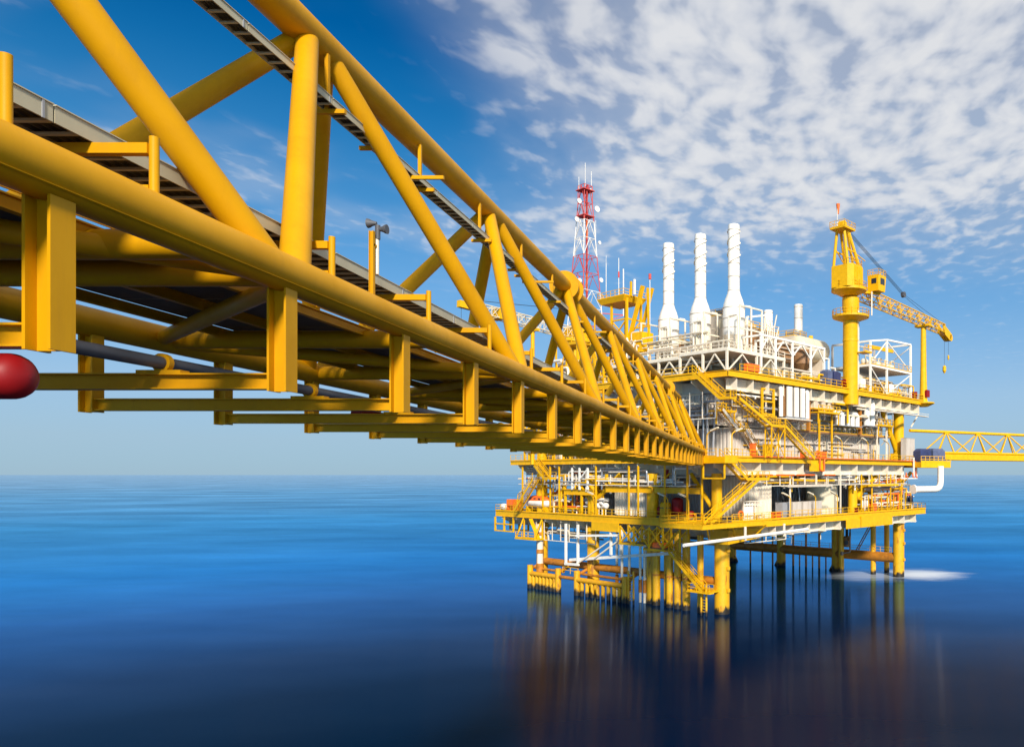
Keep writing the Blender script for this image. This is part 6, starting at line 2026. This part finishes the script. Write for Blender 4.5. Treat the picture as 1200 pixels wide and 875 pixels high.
    # yellow mezzanine beams hung from the main deck
    for k, (v0, v1, z, lab) in enumerate(((27.8, 35.9, 17.2, 'hung yellow beam on posts above the manifold on the left face'), (13.8, 24.7, 17.8, 'hung yellow beam crossing the white wall block on the left face'), (2.8, 13.0, 17.8, 'hung yellow beam above the red fire pumps on the left face'))):
        t = Thing('hung_beam', lab, 'beam', (-1.2, (v0 + v1) / 2, z), group='hung yellow beams')
        t.part('beam', MB().ibeam((-1.2, v0, z), (-1.2, v1, z), 0.9, 0.45, 0.06), 'yellow')
        t.part('hanger', MB().bar((-1.2, v1 - 0.2, z + 0.45), (-1.2, v1 - 0.2, 20.3), 0.4), 'yellow')
        if k == 0:
            for v in (v0 + 0.4, v0 + 3.2, v1 - 0.4):
                t.part('prop', MB().bar((-1.2, v, ZL + 0.02), (-1.2, v, z - 0.45), 0.34), 'yellow')
            for v in (29.0, 31.2, 33.2):
                t.part('white_hanger', MB().bar((-1.5, v, z + 0.45), (-1.5, v, 21.4), 0.28), 'white_clean')
            t.part('white_diagonal', MB().bar((-1.5, 33.0, z + 0.6), (-1.5, 29.2, 21.0), 0.24), 'white_clean')
        else:
            t.part('diagonal', MB().bar((-1.2, v1 - 0.4, z + 0.45), (-1.2, v1 - 3.4, 20.4), 0.24), 'yellow')
            t.part('hanger', MB().bar((-1.2, v0 + 3.0, z + 0.45), (-1.2, v0 + 3.0, 20.3), 0.3), 'yellow')
    # boat landing combs
    for k, (v0, v1, lab) in enumerate(((35.4, 43.6, 'orange yellow boat landing fender comb by the far left leg'), (18.0, 30.2, 'orange yellow boat landing fender comb left of the caissons'))):
        t = Thing('boat_landing', lab, 'boat landing', (-2.6, (v0 + v1) / 2, 0), group='boat landings')
        t.part('header', MB().tube((-2.8, v0, 2.6), (-2.8, v1, 2.6), 0.44, n=14), 'yellow_landing')
        t.part('rear_header', MB().tube((-1.6, v0, 3.4), (-1.6, v1, 3.4), 0.22, n=12), 'rust_tube')
        for v in (v0, v1):
            t.part('end_post', MB().tube((-2.8, v, -4), (-2.8, v, 4.1), 0.52, n=14), 'yellow_leg')
            t.part('tie_tube', MB().tube((-2.8, v, 3.3), (0.0, v, 4.4), 0.28, n=12), 'rust_tube')
        n = 8 if k == 0 else 9
        for j in range(1, n):
            v = v0 + (v1 - v0) * j / n
            t.part('fender_stub', MB().tube((-2.8, v, -3), (-2.8, v, 2.5), 0.32, n=12), 'yellow_leg')
    t = Thing('walkway_link', 'orange horizontal tube linking the two boat landing combs', 'tube', (-2, 33, 3))
    t.part('link_tube', MB().tube((-2.8, 30.7, 2.7), (-2.8, 34.9, 2.7), 0.3, n=12), 'rust_tube')
    t.part('link_rail', MB().rail([(-2.2, 30.7, 3.3), (-2.2, 34.9, 3.3)], w=0.08, toe=0), 'yellow')
    t = Thing('access_ladder', 'pair of yellow ladder tubes standing in the water left of the caissons', 'ladder', (-3, 16, 0))
    for v in (15.6, 16.8):
        t.part('rail_tube', MB().tube((-3.2, v, -4), (-3.2, v, 5.2), 0.16, n=10), 'yellow_leg')
    for k in range(10):
        t.part('rung', MB().bar((-3.2, 15.6, 0.6 + 0.45 * k), (-3.2, 16.8, 0.6 + 0.45 * k), 0.07), 'yellow')
    t = Thing('access_ladder', 'pair of yellow ladder tubes standing in the water beside the big front leg', 'ladder', (-3, 1, 0))
    for v in (0.2, 1.2):
        t.part('rail_tube', MB().tube((-3.1, v, -4), (-3.1, v, 4.6), 0.15, n=10), 'yellow_leg')
    for k in range(9):
        t.part('rung', MB().bar((-3.1, 0.2, 0.6 + 0.42 * k), (-3.1, 1.2, 0.6 + 0.42 * k), 0.07), 'yellow')
    t = Thing('access_stage', 'small yellow railed stage on the water level brace beside the big front leg', 'walkway', (-2, 2, 3.4))
    t.part('stage_plate', MB().box((-3.9, -0.4, 3.3), (-0.3, 3.4, 3.48)), 'yellow')
    t.part('stage_rail', MB().rail([(-3.8, -0.3, 3.48), (-3.8, 3.3, 3.48), (-0.4, 3.3, 3.48)], w=0.09), 'yellow')
    # ladder and stairs at the far row
    t = Thing('access_ladder', 'slanted brown ladder between the far brace and the lower deck', 'ladder', (52, 7, 4))
    for v in (0.0, 0.9):
        t.part('rail_tube', MB().bar((51.0 + v, 9.0, 4.8), (51.0 + v, 5.0, 11.4), 0.16), 'brown')
    for k in range(9):
        f = (k + 0.5) / 9
        t.part('rung', MB().bar((51.0, 9 - 4 * f, 4.8 + 6.6 * f), (51.9, 9 - 4 * f, 4.8 + 6.6 * f), 0.08), 'brown')
    t = Thing('valve_tree', 'rusty valve tree on the far brace beside the inner leg', 'valve', (52, 12, 4.7))
    t.part('tree_body', MB().vessel((51.6, 11.6, 6.4), 0.8, 1.6, 'z', 14), 'brown')
    t.part('tree_pipe', MB().pipe([(51.6, 11.6, 7.6), (51.6, 11.6, 11.3)], 0.3), 'black')
    t.part('tree_arm', MB().pipe([(51.6, 11.6, 6.8), (50.6, 10.2, 6.8), (50.6, 10.2, 8.4)], 0.22), 'rust_tube')
    t.part('tree_wheel', MB().tube((50.8, 11.2, 6.2), (50.7, 11.2, 6.2), 0.5, n=14), 'dark_grey')


paint('yellow_landing', (0.78, 0.36, 0.006), 0.5, vary=0.2, rust=0.25, rust_scale=0.9)
lower_equipment()


# ------------------------------------------------------------------ lamps and small things along the decks
def lamp_posts():
    spots = [
        ((27.0, -3.2, ZM), (-1, 0), 'deck lamp post in front of the corrugated wall below the five short ducts'),
        ((35.5, -3.2, ZM), (-1, 0), 'deck lamp post on the main deck below the crane column'),
        ((43.0, -3.2, ZM), (-1, 0), 'rightmost deck lamp post on the main deck before the corner column'),
        ((12.4, -3.2, ZL), (-1, 0), 'deck lamp post left of the grey electrical cabinets'),
        ((19.2, -3.2, ZL), (-1, 0), 'deck lamp post between the grey electrical cabinets'),
        ((25.6, -3.2, ZL), (-1, 0), 'deck lamp post in front of the cream tank'),
        ((-2.2, 4.6, ZL), (0, 1), 'deck lamp post on the lower deck left of the corner stairs'),
        ((-2.2, 9.0, ZL), (0, 1), 'deck lamp post in front of the red fire pumps'),
        ((-2.2, 26.0, ZL), (0, 1), 'deck lamp post in front of the white valve manifold'),
        ((-2.2, 48.4, ZL), (0, -1), 'deck lamp post beside the orange winch'),
        ((-4.9, -1.6, ZM), (0, -1), 'deck lamp post on the bridge landing beside the end of the long bridge'),
        ((-3.4, -4.9, ZM), (1, 0), 'deck lamp post on the outer corner of the bridge landing above the stairs'),
    ]
    for (u, v, z), (du, dv), lab in spots:
        t = Thing('lamp_post', lab, 'lamp post', (u, v, z), group='deck lamp posts')
        h = 3.6
        t.part('pole', MB().pipe([(u, v, z + 0.05), (u, v, z + h - 0.4), (u + du * 0.9, v + dv * 0.9, z + h)], 0.08, bend=0.4), 'yellow')
        t.part('lamp_head', MB().bar((u + du * 0.7, v + dv * 0.7, z + h - 0.02), (u + du * 2.1, v + dv * 2.1, z + h + 0.42), 0.34, 0.2), 'cream')
    smalls = [
        ((21.5, -2.2, ZM), 'orange', 'orange fire hose cabinet on the main deck in the middle of the right face', (1.9, 0.7, 1.3)),
        ((17.2, -1.8, ZM), 'orange', 'small orange equipment box on the main deck at the foot of the stairs', (0.8, 0.6, 1.1)),
        ((4.0, -2.2, ZM), 'orange', 'upright orange cabinet left of the braced stair landing', (0.8, 0.6, 2.1)),
        ((7.4, -2.0, ZM), 'yellow', 'upright yellow cabinet under the braced stair landing', (1.1, 0.7, 2.1)),
        ((9.2, -2.2, ZL), 'orange', 'orange chest on the lower deck left of the grey cabinets', (1.6, 0.8, 1.0)),
        ((45.6, -2.4, ZM), 'yellow', 'yellow chest on the main deck near the right end', (1.4, 0.8, 1.5)),
        ((50.4, -2.2, ZM), 'panel_grey', 'tall grey cabinet at the right end of the main deck', (3.4, 1.2, 4.6)),
        ((38.2, -2.3, ZL), 'orange', 'orange box behind the rail above the bright yellow panel', (1.4, 0.6, 1.5)),
        ((32.6, -2.4, ZL), 'red', 'small red box behind the rail left of the bright yellow panel', (0.8, 0.5, 0.9)),
    ]
    for (u, v, z), m, lab, (a, b, h) in smalls:
        t = Thing('equipment_cabinet', lab, 'cabinet', (u, v, z), group='small cabinets on the decks')
        c = t.part('casing', MB().box((u, v - b / 2, z + 0.12), (u + a, v + b / 2, z + h)), m)
        t.part('door', MB().box((u + 0.06, v - b / 2 - 0.04, z + 0.2), (u + a - 0.06, v - b / 2 - 0.003, z + h - 0.08)), m, under=c)
        t.part('lid', MB().box((u - 0.05, v - b / 2 - 0.08, z + h), (u + a + 0.05, v + b / 2 + 0.05, z + h + 0.06)), m)
        t.part('plinth', MB().box((u + 0.08, v - b / 2 + 0.06, z + 0.005), (u + a - 0.08, v + b / 2 - 0.06, z + 0.118)), 'dark_grey')
    for k, (p, ax, lab) in enumerate((((1.2, -2.6, ZL + 1.0), 'y', 'orange lifebuoy on the lower deck rail by the corner stairs'), ((20.4, -2.75, ZM + 0.9), 'y', 'orange lifebuoy on the main deck rail below the tall ducts'))):
        m = MB()
        N, n = 20, 8
        for i in range(N):
            a = 2 * math.pi * i / N
            for j in range(n):
                b = 2 * math.pi * j / n
                rr = 0.5 + 0.15 * math.cos(b)
                m.v.append((p[0] + rr * math.cos(a), p[1] + 0.13 * math.sin(b), p[2] + rr * math.sin(a)))
        for i in range(N):
            for j in range(n):
                m._q((i * n + j, i * n + (j + 1) % n, ((i + 1) % N) * n + (j + 1) % n, ((i + 1) % N) * n + j), True)
        single('lifebuoy', lab, 'lifebuoy', m, 'orange', p, group='lifebuoys')
    # red and white hose frame at the right end of main deck
    t = Thing('hose_rack', 'white frame with orange hoses at the right end of the main deck edge', 'frame', (52, -3.4, 20))
    for u in (47.4, 52.2, 53.4):
        t.part('frame_post', MB().bar((u, -3.45, 19.4), (u, -3.45, 23.6 if u > 52 else 20.6), 0.22), 'white_clean')
    t.part('frame_beam', MB().bar((47.4, -3.45, 19.5), (53.4, -3.45, 19.5), 0.2), 'white_clean')
    for u in (49.0, 51.6, 52.8):
        t.part('hose', MB().pipe([(u, -3.5, 22.9 if u > 52 else 20.6), (u, -3.6, 19.8), (u + 0.5, -3.6, 19.7)], 0.13), 'orange')
    t = Thing('hose_loop', 'orange hose loop hanging from the main deck edge below the hose cabinet', 'hose', (20.6, -3.5, 21))
    t.part('hose', MB().pipe([(20.0, -3.5, 22.8), (20.0, -3.55, 20.8), (21.2, -3.55, 20.8), (21.2, -3.5, 22.8), (22.4, -3.5, 22.9)], 0.14, bend=0.5), 'orange')


lamp_posts()
